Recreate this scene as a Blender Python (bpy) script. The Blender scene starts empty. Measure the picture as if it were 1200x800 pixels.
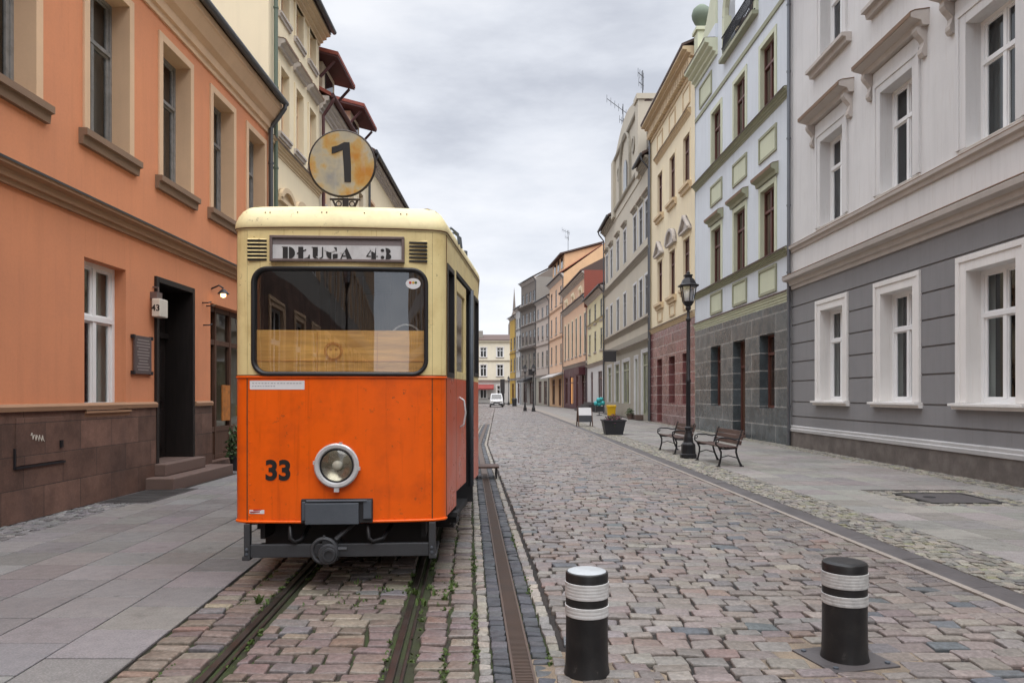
import bpy, bmesh, math, random
from mathutils import Vector, Matrix
random.seed(7)
R = math.radians
scene = bpy.context.scene
C = scene.collection
F = 850.0; CAMH = 1.62; HOR = 463.0

# ------------------------------------------------------------------ materials
def new_mat(name):
    m = bpy.data.materials.new(name); m.use_nodes = True
    nt = m.node_tree; nt.nodes.clear()
    out = nt.nodes.new('ShaderNodeOutputMaterial')
    return m, nt, out

class NB:
    """tiny node helper"""
    def __init__(s, nt): s.nt = nt
    def n(s, t, **kw):
        nd = s.nt.nodes.new(t)
        for k, v in kw.items(): setattr(nd, k, v)
        return nd
    def l(s, a, b): s.nt.links.new(a, b)
    def coord(s): return s.n('ShaderNodeTexCoord').outputs['Object']
    def mapping(s, vec, scale=(1, 1, 1), rot=(0, 0, 0), loc=(0, 0, 0)):
        m = s.n('ShaderNodeMapping'); m.inputs['Scale'].default_value = scale
        m.inputs['Rotation'].default_value = rot; m.inputs['Location'].default_value = loc
        s.l(vec, m.inputs['Vector']); return m.outputs[0]
    def noise(s, vec, scale, detail=4, rough=.55):
        t = s.n('ShaderNodeTexNoise'); t.inputs['Scale'].default_value = scale
        t.inputs['Detail'].default_value = detail; t.inputs['Roughness'].default_value = rough
        s.l(vec, t.inputs['Vector']); return t.outputs['Fac']
    def ramp(s, fac, stops):
        r = s.n('ShaderNodeValToRGB'); e = r.color_ramp.elements
        while len(e) > 1: e.remove(e[-1])
        e[0].position = stops[0][0]; e[0].color = (*stops[0][1], 1)
        for p, c in stops[1:]:
            q = e.new(p); q.color = (*c, 1)
        s.l(fac, r.inputs[0]); return r.outputs[0]
    def mix(s, fac, a, b, mode='MIX'):
        m = s.n('ShaderNodeMix', data_type='RGBA', blend_type=mode)
        for i, v in ((0, fac), (6, a), (7, b)):
            if isinstance(v, (int, float)): m.inputs[i].default_value = v
            elif isinstance(v, tuple): m.inputs[i].default_value = (*v, 1) if len(v) == 3 else v
            else: s.l(v, m.inputs[i])
        return m.outputs[2]
    def bump(s, h, strength=.3, dist=.01, normal=None):
        b = s.n('ShaderNodeBump'); b.inputs['Strength'].default_value = strength
        b.inputs['Distance'].default_value = dist; s.l(h, b.inputs['Height'])
        if normal: s.l(normal, b.inputs['Normal'])
        return b.outputs[0]
    def maprange(s, v, a, b, c, d):
        m = s.n('ShaderNodeMapRange'); s.l(v, m.inputs[0])
        for i, x in enumerate((a, b, c, d)): m.inputs[i + 1].default_value = x
        return m.outputs[0]

def g3(v): return (v, v, v)
def mul(c, k): return tuple(min(1, x * k) for x in c)

def pmat(name, col, rough=.7, metal=0, var=.12, vscale=1.3, streak=0.0, fine=60, bump=.15, dist=.004,
         stain=None, stain_amt=0, stain_scale=2.0, spec=.5, coat=0, rvar=.1, chips=0, chipcol=(.10, .05, .03), drips=0):
    """painted / plastered / metal surface: mottling, rain streaks, stains with a shape, fine bump"""
    m, nt, out = new_mat(name); b = NB(nt); co = b.coord()
    n1 = b.noise(co, vscale, 5)
    c = b.mix(b.maprange(n1, .3, .7, 0, 1), mul(col, 1 - var), mul(col, 1 + var))
    if streak:
        n2 = b.noise(b.mapping(co, (2.2, 2.2, .16)), 2.5, 4)
        c = b.mix(b.maprange(n2, .5, .8, 0, streak), c, mul(col, .55))
    if stain:
        n3 = b.noise(co, stain_scale, 6, .65)
        c = b.mix(b.maprange(n3, .58 - .2 * stain_amt, .72, 0, stain_amt), c, stain)
    if drips:
        n5 = b.noise(b.mapping(co, (11, 11, .55)), 2.0, 4, .6)
        c = b.mix(b.maprange(n5, .57, .72, 0, drips), c, b.mix(1, c, (.55, .42, .30), 'MULTIPLY'))
    if chips:
        n4 = b.noise(co, 17, 4, .7); n6 = b.noise(co, 1.6, 3)
        c = b.mix(b.mix(1, b.maprange(n4, .635, .67, 0, chips), b.maprange(n6, .45, .62, 0, 1), 'MULTIPLY'), c, chipcol)
    nf = b.noise(co, fine, 3)
    c = b.mix(.35 * var / .12 if var < .3 else .3, c, b.mix(nf, mul(col, .8), mul(col, 1.2)))
    p = b.n('ShaderNodeBsdfPrincipled'); b.l(c, p.inputs['Base Color'])
    p.inputs['Metallic'].default_value = metal; p.inputs['Specular IOR Level'].default_value = spec
    if coat: p.inputs['Coat Weight'].default_value = coat; p.inputs['Coat Roughness'].default_value = .12
    b.l(b.maprange(n1, .25, .75, max(.03, rough - rvar), min(1, rough + rvar)), p.inputs['Roughness'])
    if bump: b.l(b.bump(nf, bump, dist), p.inputs['Normal'])
    b.l(p.outputs[0], out.inputs[0]); return m

def stone_attr(name, rough=.5, bump=.35, fine=45, moss=0):
    """paving stones: each stone's own colour from the 'Col' attribute, grain and wear on top"""
    m, nt, out = new_mat(name); b = NB(nt); co = b.coord()
    a = b.n('ShaderNodeAttribute'); a.attribute_name = 'Col'
    n1 = b.noise(co, 7, 5, .6); nf = b.noise(co, fine, 4, .65); nl = b.noise(co, .35, 3)
    c = b.mix(b.maprange(n1, .3, .7, 0, .45), a.outputs['Color'], b.mix(1, a.outputs['Color'], g3(.62), 'MULTIPLY'))
    c = b.mix(b.maprange(nf, .42, .68, 0, .75), b.mix(1, c, g3(.80), 'MULTIPLY'), b.mix(1, c, g3(1.45), 'MULTIPLY'))
    c = b.mix(b.maprange(nl, .35, .65, 0, .38), c, b.mix(1, c, (.60, .60, .63), 'MULTIPLY'))
    ns = b.noise(co, 1.9, 6, .7); c = b.mix(b.maprange(ns, .57, .66, 0, .38), c, b.mix(1, c, (.50, .48, .47), 'MULTIPLY'))
    nb = b.noise(co, 5.5, 2, .5); c = b.mix(b.maprange(nb, .70, .73, 0, .55), c, b.mix(1, c, g3(.45), 'MULTIPLY'))
    p = b.n('ShaderNodeBsdfPrincipled'); b.l(c, p.inputs['Base Color'])
    rr = b.n('ShaderNodeMath', operation='ADD'); b.l(b.maprange(n1, .3, .7, rough - .12, rough + .15), rr.inputs[0]); b.l(b.maprange(nl, .35, .65, .08, -.14), rr.inputs[1]); b.l(rr.outputs[0], p.inputs['Roughness'])
    h = b.mix(.5, n1, nf)
    b.l(b.bump(h, bump, .012), p.inputs['Normal'])
    b.l(p.outputs[0], out.inputs[0]); return m

def bed_mat(name, c1, c2, sc=3.0, rough=.95):
    m, nt, out = new_mat(name); b = NB(nt); co = b.coord()
    c = b.mix(b.maprange(b.noise(co, sc, 6, .65), .4, .62, 0, 1), c1, c2)
    nf = b.noise(co, 90, 3)
    c = b.mix(b.maprange(nf, .3, .7, 0, .6), c, b.mix(1, c, g3(.45), 'MULTIPLY'))
    p = b.n('ShaderNodeBsdfPrincipled'); b.l(c, p.inputs['Base Color']); p.inputs['Roughness'].default_value = rough
    b.l(b.bump(nf, .6, .01), p.inputs['Normal']); b.l(p.outputs[0], out.inputs[0]); return m

def ashlar_mat(name, col, joint, bw, bh, rough=.4, var=.25, mort=.012, cloud=6, off=.5, axis='YZ', polish=.5, dirt=None):
    """stone cladding slabs with joints, laid in the plane of the facade"""
    m, nt, out = new_mat(name); b = NB(nt); co = b.coord()
    sp = b.n('ShaderNodeSeparateXYZ'); b.l(co, sp.inputs[0]); cb = b.n('ShaderNodeCombineXYZ')
    b.l(sp.outputs[1], cb.inputs[0]); b.l(sp.outputs[2], cb.inputs[1])
    br = b.n('ShaderNodeTexBrick'); br.offset = off; b.l(cb.outputs[0], br.inputs['Vector'])
    br.inputs['Scale'].default_value = 1; br.inputs['Brick Width'].default_value = bw; br.inputs['Row Height'].default_value = bh
    br.inputs['Mortar Size'].default_value = mort; br.inputs['Mortar Smooth'].default_value = .1
    br.inputs['Color1'].default_value = (*mul(col, 1 - var), 1); br.inputs['Color2'].default_value = (*mul(col, 1 + var), 1)
    br.inputs['Mortar'].default_value = (*joint, 1)
    n1 = b.noise(co, cloud, 6, .7); n2 = b.noise(co, 40, 4, .6)
    c = b.mix(b.maprange(n1, .36, .62, 0, .7), br.outputs['Color'], b.mix(1, br.outputs['Color'], g3(.42), 'MULTIPLY'))
    c = b.mix(b.maprange(n2, .5, .75, 0, .5), c, b.mix(1, c, g3(1.8), 'MULTIPLY'))
    if dirt: c = b.mix(b.maprange(b.noise(b.mapping(co, (1, 1, .3)), 1.4, 5), .5, .75, 0, .6), c, dirt)
    p = b.n('ShaderNodeBsdfPrincipled'); b.l(c, p.inputs['Base Color'])
    b.l(b.maprange(n1, .3, .7, rough - .1, rough + .15), p.inputs['Roughness'])
    p.inputs['Specular IOR Level'].default_value = polish
    bn = b.bump(n2, .12, .004); b.l(b.bump(br.outputs['Fac'], .5, -.01, bn), p.inputs['Normal'])
    b.l(p.outputs[0], out.inputs[0]); return m

def glass_mat(name, tint=(.75, .78, .78), base=.06, rough=.015, wob=.06):
    m, nt, out = new_mat(name); b = NB(nt); co = b.coord()
    t = b.n('ShaderNodeBsdfTransparent'); t.inputs[0].default_value = (*tint, 1)
    g = b.n('ShaderNodeBsdfGlossy'); g.inputs['Roughness'].default_value = rough; g.inputs['Color'].default_value = (.95, .97, 1, 1)
    b.l(b.bump(b.noise(co, 1.7, 2), wob, .05), g.inputs['Normal'])
    f = b.n('ShaderNodeLayerWeight'); f.inputs['Blend'].default_value = .5
    pw = b.n('ShaderNodeMath', operation='POWER'); b.l(f.outputs['Facing'], pw.inputs[0]); pw.inputs[1].default_value = 4.5
    mr = b.maprange(pw.outputs[0], 0, 1, base, 1)
    x = b.n('ShaderNodeMixShader'); b.l(mr, x.inputs[0]); b.l(t.outputs[0], x.inputs[1]); b.l(g.outputs[0], x.inputs[2])
    b.l(x.outputs[0], out.inputs[0]); return m

def pane_mat(name, c1, c2, rough=.06, sc=2.0, spec=.7):
    """window of a dim room: dark with a hint of curtains, glossy"""
    m, nt, out = new_mat(name); b = NB(nt); co = b.coord()
    n1 = b.noise(b.mapping(co, (3, 3, .35)), sc, 3)
    c = b.mix(b.maprange(n1, .38, .62, 0, 1), c1, c2)
    p = b.n('ShaderNodeBsdfPrincipled'); b.l(c, p.inputs['Base Color']); p.inputs['Roughness'].default_value = rough
    p.inputs['Specular IOR Level'].default_value = spec
    b.l(b.bump(b.noise(co, 1.5, 2), .05, .05), p.inputs['Normal'])
    b.l(p.outputs[0], out.inputs[0]); return m

def wood_mat(name, col, rough=.5, axis=0, spec=.4):
    m, nt, out = new_mat(name); b = NB(nt); co = b.coord()
    sc = [14, 14, 14]; sc[axis] = 1.2
    n1 = b.noise(b.mapping(co, tuple(sc)), 1.6, 6, .65); n2 = b.noise(co, 2.2, 4)
    c = b.mix(b.maprange(n1, .3, .7, 0, 1), mul(col, .55), mul(col, 1.3))
    c = b.mix(b.maprange(n2, .4, .7, 0, .5), c, mul(col, .6))
    p = b.n('ShaderNodeBsdfPrincipled'); b.l(c, p.inputs['Base Color']); p.inputs['Roughness'].default_value = rough
    p.inputs['Specular IOR Level'].default_value = spec
    b.l(b.bump(n1, .25, .004), p.inputs['Normal']); b.l(p.outputs[0], out.inputs[0]); return m

def emit_mat(name, col, s):
    m, nt, out = new_mat(name); e = nt.nodes.new('ShaderNodeEmission')
    e.inputs[0].default_value = (*col, 1); e.inputs[1].default_value = s
    nt.links.new(e.outputs[0], out.inputs[0]); return m

# ------------------------------------------------------------------ mesh helper
class MB:
    def __init__(s, T=None): s.v = []; s.f = []; s.c = []; s.T = T; s.col = None
    def add(s, vs, fs, T=None):
        T = T or s.T; o = len(s.v)
        s.v += [tuple(T(*p)) if T else tuple(p) for p in vs]
        s.f += [tuple(i + o for i in f) for f in fs]
        s.c += [s.col] * len(fs); return s
    def box(s, x0, x1, y0, y1, z0, z1, T=None):
        if x0 > x1: x0, x1 = x1, x0
        if y0 > y1: y0, y1 = y1, y0
        if z0 > z1: z0, z1 = z1, z0
        return s.add([(x0, y0, z0), (x1, y0, z0), (x1, y1, z0), (x0, y1, z0), (x0, y0, z1), (x1, y0, z1), (x1, y1, z1), (x0, y1, z1)],
                     [(3, 2, 1, 0), (4, 5, 6, 7), (0, 1, 5, 4), (1, 2, 6, 5), (2, 3, 7, 6), (3, 0, 4, 7)], T)
    def quad(s, a, b, c, d, T=None): return s.add([a, b, c, d], [(0, 1, 2, 3)], T)
    def prism(s, prof, x0, x1, T=None):
        """profile [(y,z)] extruded along the first axis"""
        n = len(prof)
        vs = [(x0, y, z) for y, z in prof] + [(x1, y, z) for y, z in prof]
        fs = [(i, (i + 1) % n, n + (i + 1) % n, n + i) for i in range(n)] + [tuple(range(n))[::-1], tuple(range(n, 2 * n))]
        return s.add(vs, fs, T)
    def plate(s, pts, y0, y1, T=None):
        """outline [(x,z)] extruded along the second axis"""
        n = len(pts)
        vs = [(x, y0, z) for x, z in pts] + [(x, y1, z) for x, z in pts]
        fs = [(i, (i + 1) % n, n + (i + 1) % n, n + i) for i in range(n)] + [tuple(range(n))[::-1], tuple(range(n, 2 * n))]
        return s.add(vs, fs, T)
    def tube(s, pts, r, n=8, T=None, cap=True):
        P = [Vector(p) for p in pts]; rs = r if isinstance(r, (list, tuple)) else [r] * len(P)
        vs = []; up = None
        for i, p in enumerate(P):
            d = (P[min(i + 1, len(P) - 1)] - P[max(i - 1, 0)]).normalized()
            if up is None: up = Vector((0, 0, 1)) if abs(d.z) < .9 else Vector((1, 0, 0))
            a = d.cross(up)
            if a.length < 1e-4: a = d.cross(Vector((0, 1, 0)))
            a.normalize(); b = a.cross(d).normalized(); up = b
            for k in range(n):
                t = 2 * math.pi * k / n; vs.append(tuple(p + (a * math.cos(t) + b * math.sin(t)) * rs[i]))
        fs = []
        for i in range(len(P) - 1):
            for k in range(n):
                k2 = (k + 1) % n; fs.append((i * n + k, i * n + k2, (i + 1) * n + k2, (i + 1) * n + k))
        if cap: fs += [tuple(range(n))[::-1], tuple(range((len(P) - 1) * n, len(P) * n))]
        return s.add(vs, fs, T)
    def lathe(s, prof, cx=0, cy=0, n=24, T=None, cap=True, ph=0):
        vs = []
        for r, z in prof:
            for k in range(n):
                t = 2 * math.pi * k / n + ph; vs.append((cx + r * math.cos(t), cy + r * math.sin(t), z))
        m = len(prof); fs = []
        for i in range(m - 1):
            for k in range(n):
                k2 = (k + 1) % n; fs.append((i * n + k, i * n + k2, (i + 1) * n + k2, (i + 1) * n + k))
        if cap: fs += [tuple(range(n))[::-1], tuple(range((m - 1) * n, m * n))]
        return s.add(vs, fs, T)
    def torus(s, c, R_, r, axis='y', n=28, m=8, a0=0, a1=2 * math.pi, T=None):
        pts = []
        for i in range(n + 1):
            t = a0 + (a1 - a0) * i / n; u, v = R_ * math.cos(t), R_ * math.sin(t)
            pts.append({'y': (c[0] + u, c[1], c[2] + v), 'z': (c[0] + u, c[1] + v, c[2]), 'x': (c[0], c[1] + u, c[2] + v)}[axis])
        return s.tube(pts, r, m, T, cap=abs(a1 - a0) < 6.2)
    def disc(s, c, r, y, n=24, T=None):
        return s.plate([(c[0] + r * math.cos(2 * math.pi * k / n), c[1] + r * math.sin(2 * math.pi * k / n)) for k in range(n)], y[0], y[1], T)
    def build(s, name, mat, parent=None, smooth=False, bevel=0, loc=None, fix=True, seg=2):
        me = bpy.data.meshes.new(name); me.from_pydata(s.v, [], s.f)
        if any(c is not None for c in s.c):
            at = me.attributes.new('Col', 'FLOAT_COLOR', 'FACE')
            buf = []
            for c in s.c: buf += [*(c or (.3, .3, .3)), 1.0]
            at.data.foreach_set('color', buf)
        me.validate()
        if fix:
            bm = bmesh.new(); bm.from_mesh(me); bmesh.ops.recalc_face_normals(bm, faces=bm.faces); bm.to_mesh(me); bm.free()
        me.materials.append(mat)
        if smooth: me.polygons.foreach_set('use_smooth', [True] * len(me.polygons))
        o = bpy.data.objects.new(name, me); C.objects.link(o)
        if parent: o.parent = parent
        if loc: o.location = loc
        if bevel:
            bv = o.modifiers.new('Bevel', 'BEVEL'); bv.width = bevel; bv.segments = seg; bv.limit_method = 'ANGLE'; bv.angle_limit = R(40)
            bv.harden_normals = False
        if smooth == 'auto':
            es = o.modifiers.new('EdgeSplit', 'EDGE_SPLIT'); es.split_angle = R(35)
        return o

def tag(o, label=None, cat=None, group=None, kind=None):
    if label: o['label'] = label
    if cat: o['category'] = cat
    if group: o['group'] = group
    if kind: o['kind'] = kind
    return o
def thing(name, label, cat, loc=(0, 0, 0), rz=0, group=None):
    o = bpy.data.objects.new(name, None); C.objects.link(o); o.location = loc; o.rotation_euler = (0, 0, rz)
    o.empty_display_size = .2
    return tag(o, label, cat, group)
def dup(root, loc, rz=0, label=None):
    r = root.copy(); C.objects.link(r); r.location = loc; r.rotation_euler = (0, 0, rz)
    if label: r['label'] = label
    for ch in list(root.children):
        c = ch.copy(); C.objects.link(c); c.parent = r
        for g in list(ch.children):
            d = g.copy(); C.objects.link(d); d.parent = c
    return r
def struct(name, mb, mat, **k):
    return tag(mb.build(name, mat, **k), kind='structure')

def text_mesh(txt, size, depth=.002, bold=0.0, align='CENTER'):
    cu = bpy.data.curves.new('lettering', 'FONT'); cu.body = txt; cu.size = size; cu.extrude = depth; cu.offset = bold
    cu.align_x = align; cu.align_y = 'CENTER'
    ob = bpy.data.objects.new('lettering', cu)
    me = bpy.data.meshes.new_from_object(ob)
    vs = [tuple(v.co) for v in me.vertices]; fs = [tuple(p.vertices) for p in me.polygons]
    bpy.data.objects.remove(ob); bpy.data.meshes.remove(me)
    return vs, fs
def add_text(mb, txt, size, T, depth=.002, bold=0.0, align='CENTER'):
    """T maps (right, up, out) to the place"""
    vs, fs = text_mesh(txt, size, depth, bold, align); mb.add(vs, fs, T)

# ------------------------------------------------------------------ palette
M = {}
M['orange_plaster'] = pmat('orange_plaster', (.64, .255, .125), .85, var=.11, vscale=.7, streak=.30, fine=25, drips=.16, bump=.2, stain=(.50, .21, .12), stain_amt=.45, stain_scale=1.1)
M['beige_trim'] = pmat('beige_trim', (.66, .45, .29), .8, var=.08, streak=.2, fine=40)
M['sill_stone'] = pmat('sill_stone', (.22, .14, .09), .75, var=.2, streak=.3)
M['brown_band'] = pmat('brown_band', (.33, .19, .11), .8, var=.15, streak=.3)
M['lead_grey'] = pmat('lead_grey', (.10, .105, .115), .45, metal=.5, var=.2)
M['zinc'] = pmat('zinc', (.17, .18, .2), .4, metal=.7, var=.2)
M['old_frame'] = pmat('old_frame', (.22, .215, .21), .6, var=.3, fine=30, stain=(.08, .07, .06), stain_amt=.7, stain_scale=9)
M['white_frame'] = pmat('white_frame', (.82, .82, .82), .35, var=.03)
M['white_trim'] = pmat('white_trim', (.76, .735, .71), .75, var=.06, streak=.28, drips=.18)
M['band_grey'] = pmat('plinth_band_grey', (.44, .43, .425), .75, var=.1, streak=.3)
M['lilac_plaster'] = pmat('lilac_plaster', (.665, .655, .65), .85, var=.06, vscale=.5, streak=.28, drips=.2, fine=30, bump=.12, stain=(.55, .54, .53), stain_amt=.4, stain_scale=.8)
M['grey_plaster'] = pmat('grey_plaster', (.235, .23, .235), .85, var=.07, vscale=.6, streak=.25, drips=.18, fine=30, stain=(.19, .185, .195), stain_amt=.4, stain_scale=1.0)
M['groove_dark'] = pmat('groove_dark', (.06, .058, .065), .9)
M['plinth_dark'] = pmat('plinth_dark', (.13, .11, .10), .7, var=.35, vscale=3, streak=.4, fine=18, bump=.4, dist=.01, stain=(.22, .2, .18), stain_amt=.6, stain_scale=3)
M['cornice_stone'] = pmat('cornice_stone', (.50, .455, .42), .8, var=.12, streak=.3)
M['stone_cladding'] = ashlar_mat('brown_stone_cladding', (.165, .092, .068), (.06, .038, .03), .82, .42, .55, .28, .006, 1.6, dirt=(.07, .045, .04))
M['black_granite'] = ashlar_mat('black_granite', (.10, .122, .132), (.36, .36, .35), 2.3, .62, .24, .25, .02, 2.2, polish=.6)
M['red_granite'] = ashlar_mat('red_granite', (.24, .10, .098), (.48, .38, .36), 1.9, .55, .22, .25, .02, 3, polish=.6)
M['blue_plaster'] = pmat('pale_blue_plaster', (.645, .685, .735), .85, var=.05, vscale=.5, streak=.25, drips=.12)
M['green_trim'] = pmat('pale_green_trim', (.58, .60, .45), .75, var=.06, streak=.2)
M['olive_trim'] = pmat('olive_trim', (.33, .335, .235), .75, var=.12, streak=.3)
M['cream_plaster'] = pmat('cream_plaster', (.80, .69, .49), .85, var=.06, vscale=.5, streak=.28, drips=.15)
M['ochre_trim'] = pmat('ochre_trim', (.62, .48, .31), .8, var=.1, streak=.3)
M['beige_plaster'] = pmat('beige_grey_plaster', (.53, .48, .39), .85, var=.07, vscale=.5, streak=.22)
M['beige_dark'] = pmat('beige_band', (.34, .31, .255), .85, var=.1, streak=.25)
M['taupe'] = pmat('taupe_plaster', (.27, .25, .225), .85, var=.07, streak=.2)
M['yellow_plaster'] = pmat('pale_yellow_plaster', (.68, .62, .40), .85, var=.06, streak=.2)
M['peach_plaster'] = pmat('peach_plaster', (.74, .49, .33), .85, var=.06, streak=.2)
M['orange_gable'] = pmat('orange_gable_plaster', (.70, .45, .26), .85, var=.07, streak=.12)
M['pink_plaster'] = pmat('pinkish_grey_plaster', (.50, .42, .365), .85, var=.06, streak=.2)
M['soot_plaster'] = pmat('sooty_grey_plaster', (.20, .168, .145), .85, var=.15, streak=.3)
M['pale_grey'] = pmat('pale_grey_plaster', (.50, .48, .46), .85, var=.06, streak=.2)
M['ochre_plaster'] = pmat('ochre_plaster', (.50, .31, .06), .85, var=.08, streak=.2)
M['cream_far'] = pmat('pale_cream_plaster', (.76, .70, .57), .85, var=.05, streak=.2)
M['cream_left'] = pmat('cream_left_plaster', (.80, .69, .49), .85, var=.05, vscale=.5, streak=.16)
M['cream_left_b'] = pmat('buff_plaster', (.76, .67, .51), .85, var=.06, streak=.2)
M['tile'] = pmat('dark_roof_tile', (.10, .065, .055), .8, var=.25, fine=12, bump=.5, dist=.03)
M['red_tile'] = pmat('red_roof_tile', (.24, .062, .042), .75, var=.25, fine=12, bump=.5, dist=.03)
M['red_metal'] = pmat('dark_red_sheet', (.075, .024, .026), .6, var=.2)
M['brown_frame'] = pmat('red_brown_frame', (.12, .045, .035), .5, var=.2)
M['pane'] = pane_mat('dim_window_pane', (.012, .013, .015), (.05, .047, .045), .05)
M['pane_light'] = pane_mat('curtained_window_pane', (.03, .03, .031), (.12, .118, .11), .08)
M['pane_olive'] = pane_mat('olive_shop_pane', (.03, .033, .014), (.13, .14, .055), .10, 1.2, .4)
M['pane_brown'] = pane_mat('brown_window_pane', (.022, .012, .009), (.075, .038, .028), .06)
M['glass'] = glass_mat('window_glass')
M['curtain'] = pmat('net_curtain', (.64, .67, .62), .9, var=.1)
M['curtain_dark'] = pmat('dark_curtain', (.10, .105, .10), .9, var=.2)
M['room'] = pmat('room_dark', (.035, .03, .03), .9)
M['iron'] = pmat('black_iron', (.018, .018, .021), .42, metal=.2, var=.3, fine=40, rvar=.15)
M['rail_steel'] = pmat('rusty_rail', (.045, .038, .034), .5, metal=.45, var=.3, vscale=5, stain=(.085, .05, .034), stain_amt=.7, stain_scale=9, rvar=.15)
M['grate'] = pmat('rusty_grate', (.115, .082, .066), .55, metal=.4, var=.3, vscale=4, stain=(.12, .075, .05), stain_amt=.6, stain_scale=7)
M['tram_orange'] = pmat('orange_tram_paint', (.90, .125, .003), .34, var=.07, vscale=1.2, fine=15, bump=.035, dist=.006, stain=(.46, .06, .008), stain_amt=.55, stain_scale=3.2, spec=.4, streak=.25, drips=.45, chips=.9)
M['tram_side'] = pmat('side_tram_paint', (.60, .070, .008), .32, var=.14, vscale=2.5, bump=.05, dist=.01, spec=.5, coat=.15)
M['tram_cream'] = pmat('cream_tram_paint', (.82, .68, .34), .42, var=.06, vscale=1.6, fine=15, bump=.035, dist=.006, stain=(.50, .34, .12), stain_amt=.5, stain_scale=3.0, streak=.32, spec=.4, drips=.7, chips=.9)
M['tram_roof'] = pmat('cream_roof_paint', (.82, .71, .40), .5, var=.08, vscale=2.5, fine=20, bump=.05, dist=.006, stain=(.40, .28, .13), stain_amt=.5, stain_scale=4.5, chips=.9)
M['rubber'] = pmat('black_rubber', (.014, .014, .016), .45, var=.2)
M['seam'] = pmat('seam_dirt', (.12, .05, .015), .8, var=.2)
M['steel_grey'] = pmat('grey_steel_paint', (.085, .10, .12), .5, metal=.1, var=.2, vscale=4, stain=(.05, .05, .055), stain_amt=.5, stain_scale=6)
M['under'] = pmat('underframe_black', (.02, .02, .022), .7, var=.3)
M['bumper'] = pmat('bumper_grey', (.055, .058, .064), .55, metal=.3, var=.25, vscale=4, stain=(.03, .028, .028), stain_amt=.6, stain_scale=7)
M['chrome_ring'] = pmat('white_enamel_ring', (.62, .63, .64), .3, metal=.2, var=.08, stain=(.3, .25, .2), stain_amt=.35, stain_scale=14)
M['reflector'] = pmat('lamp_reflector', (.42, .40, .34), .22, metal=.85, var=.15, vscale=8)
M['bulb_glass'] = pmat('lamp_centre', (.72, .71, .66), .3, var=.05)
M['plywood'] = wood_mat('varnished_plywood', (.88, .46, .13), .45, axis=0)
M['inner_wood'] = wood_mat('dark_panel_wood', (.17, .105, .08), .5, axis=2)
M['black_paint'] = pmat('black_lettering', (.015, .013, .013), .5, var=.1)
M['cap_grey'] = pmat('bollard_cap_paint', (.44, .47, .49), .4, var=.15, vscale=8, stain=(.2, .2, .2), stain_amt=.5, stain_scale=14)
M['paper'] = pmat('white_sticker', (.74, .74, .75), .5, var=.05)
M['print'] = pmat('grey_print', (.30, .31, .34), .6)
M['red_print'] = pmat('red_print', (.5, .03, .02), .5)
M['sign_metal'] = pmat('sign_frame_metal', (.17, .13, .12), .5, metal=.4, var=.25, vscale=6)
M['sign_back'] = pmat('dirty_sign_white', (.60, .60, .60), .5, var=.15, vscale=5, stain=(.28, .25, .25), stain_amt=.6, stain_scale=6)
M['sign_grey'] = pmat('sign_grey_paper', (.22, .19, .19), .6, var=.25, vscale=5)
M['bollard_black'] = pmat('bollard_black', (.014, .014, .015), .42, var=.3, vscale=5, fine=90, bump=.15, stain=(.045, .042, .038), stain_amt=.5, stain_scale=9, streak=.0, chips=.8, chipcol=(.10, .095, .09))
M['bollard_white'] = pmat('bollard_white', (.66, .66, .655), .45, var=.08, vscale=6, stain=(.33, .32, .30), stain_amt=.5, stain_scale=11, chips=.7, chipcol=(.06, .06, .06))
M['bollard_scuffed'] = pmat('bollard_scuffed', (.55, .55, .54), .5, var=.1, vscale=6, stain=(.05, .05, .05), stain_amt=.55, stain_scale=16)
M['bench_wood'] = wood_mat('bench_slat_wood', (.085, .048, .040), .45, axis=1)
M['door_wood'] = wood_mat('old_dark_door', (.016, .012, .011), .5, axis=2)
M['brown_wood'] = wood_mat('brown_shop_wood', (.10, .05, .032), .5, axis=2)
M['step_stone'] = pmat('worn_step_stone', (.13, .085, .07), .7, var=.25, vscale=3, fine=30, bump=.3)
M['cover'] = pmat('cast_cover', (.05, .048, .047), .55, metal=.3, var=.3, fine=35, bump=.5, dist=.01)
M['slab_stone'] = stone_attr('granite_slab', .62, .25, 75)
M['cobble'] = stone_attr('cobble_stone', .40, .55, 40)
M['small_sett'] = stone_attr('small_sett', .6, .4, 60)
M['road_bed'] = bed_mat('road_joint_grit', (.044, .036, .032), (.026, .023, .022))
M['track_bed'] = bed_mat('mossy_joint_soil', (.036, .031, .022), (.040, .062, .014), 1.7)
M['mortar'] = bed_mat('sandy_mortar', (.30, .235, .17), (.21, .17, .13), 6)
M['ground'] = bed_mat('street_ground', (.13, .12, .115), (.09, .085, .08), .6)
M['gutter'] = pmat('gutter_stone', (.085, .077, .078), .5, var=.3, vscale=3, fine=25, bump=.3, dist=.01)
M['kerb_pale'] = pmat('pale_kerb', (.27, .235, .205), .75, var=.2, vscale=4, fine=30, bump=.4, dist=.01)
M['lamp_glass'] = glass_mat('lantern_glass', (.85, .86, .88), .12)
M['opal'] = pmat('opal_diffuser', (.70, .70, .72), .4, var=.04)
M['turquoise'] = pmat('turquoise_rubber', (.05, .42, .44), .35, var=.1)
M['yellow'] = pmat('yellow_plastic', (.70, .42, .01), .4, var=.1)
M['planter'] = pmat('anthracite_planter', (.028, .030, .036), .5, var=.2)
M['soil'] = pmat('planter_soil', (.03, .022, .016), .95)
M['leaf'] = pmat('leaf_green', (.05, .085, .03), .6, var=.4, vscale=9)
M['weed'] = pmat('weed_green', (.07, .115, .025), .6, var=.4, vscale=9)
M['flower'] = pmat('purple_flower', (.20, .05, .11), .6, var=.4, vscale=9)
M['van_white'] = pmat('white_van_paint', (.70, .71, .72), .25, var=.04, coat=.5)
M['tyre'] = pmat('tyre_rubber', (.015, .015, .016), .7)
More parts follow.
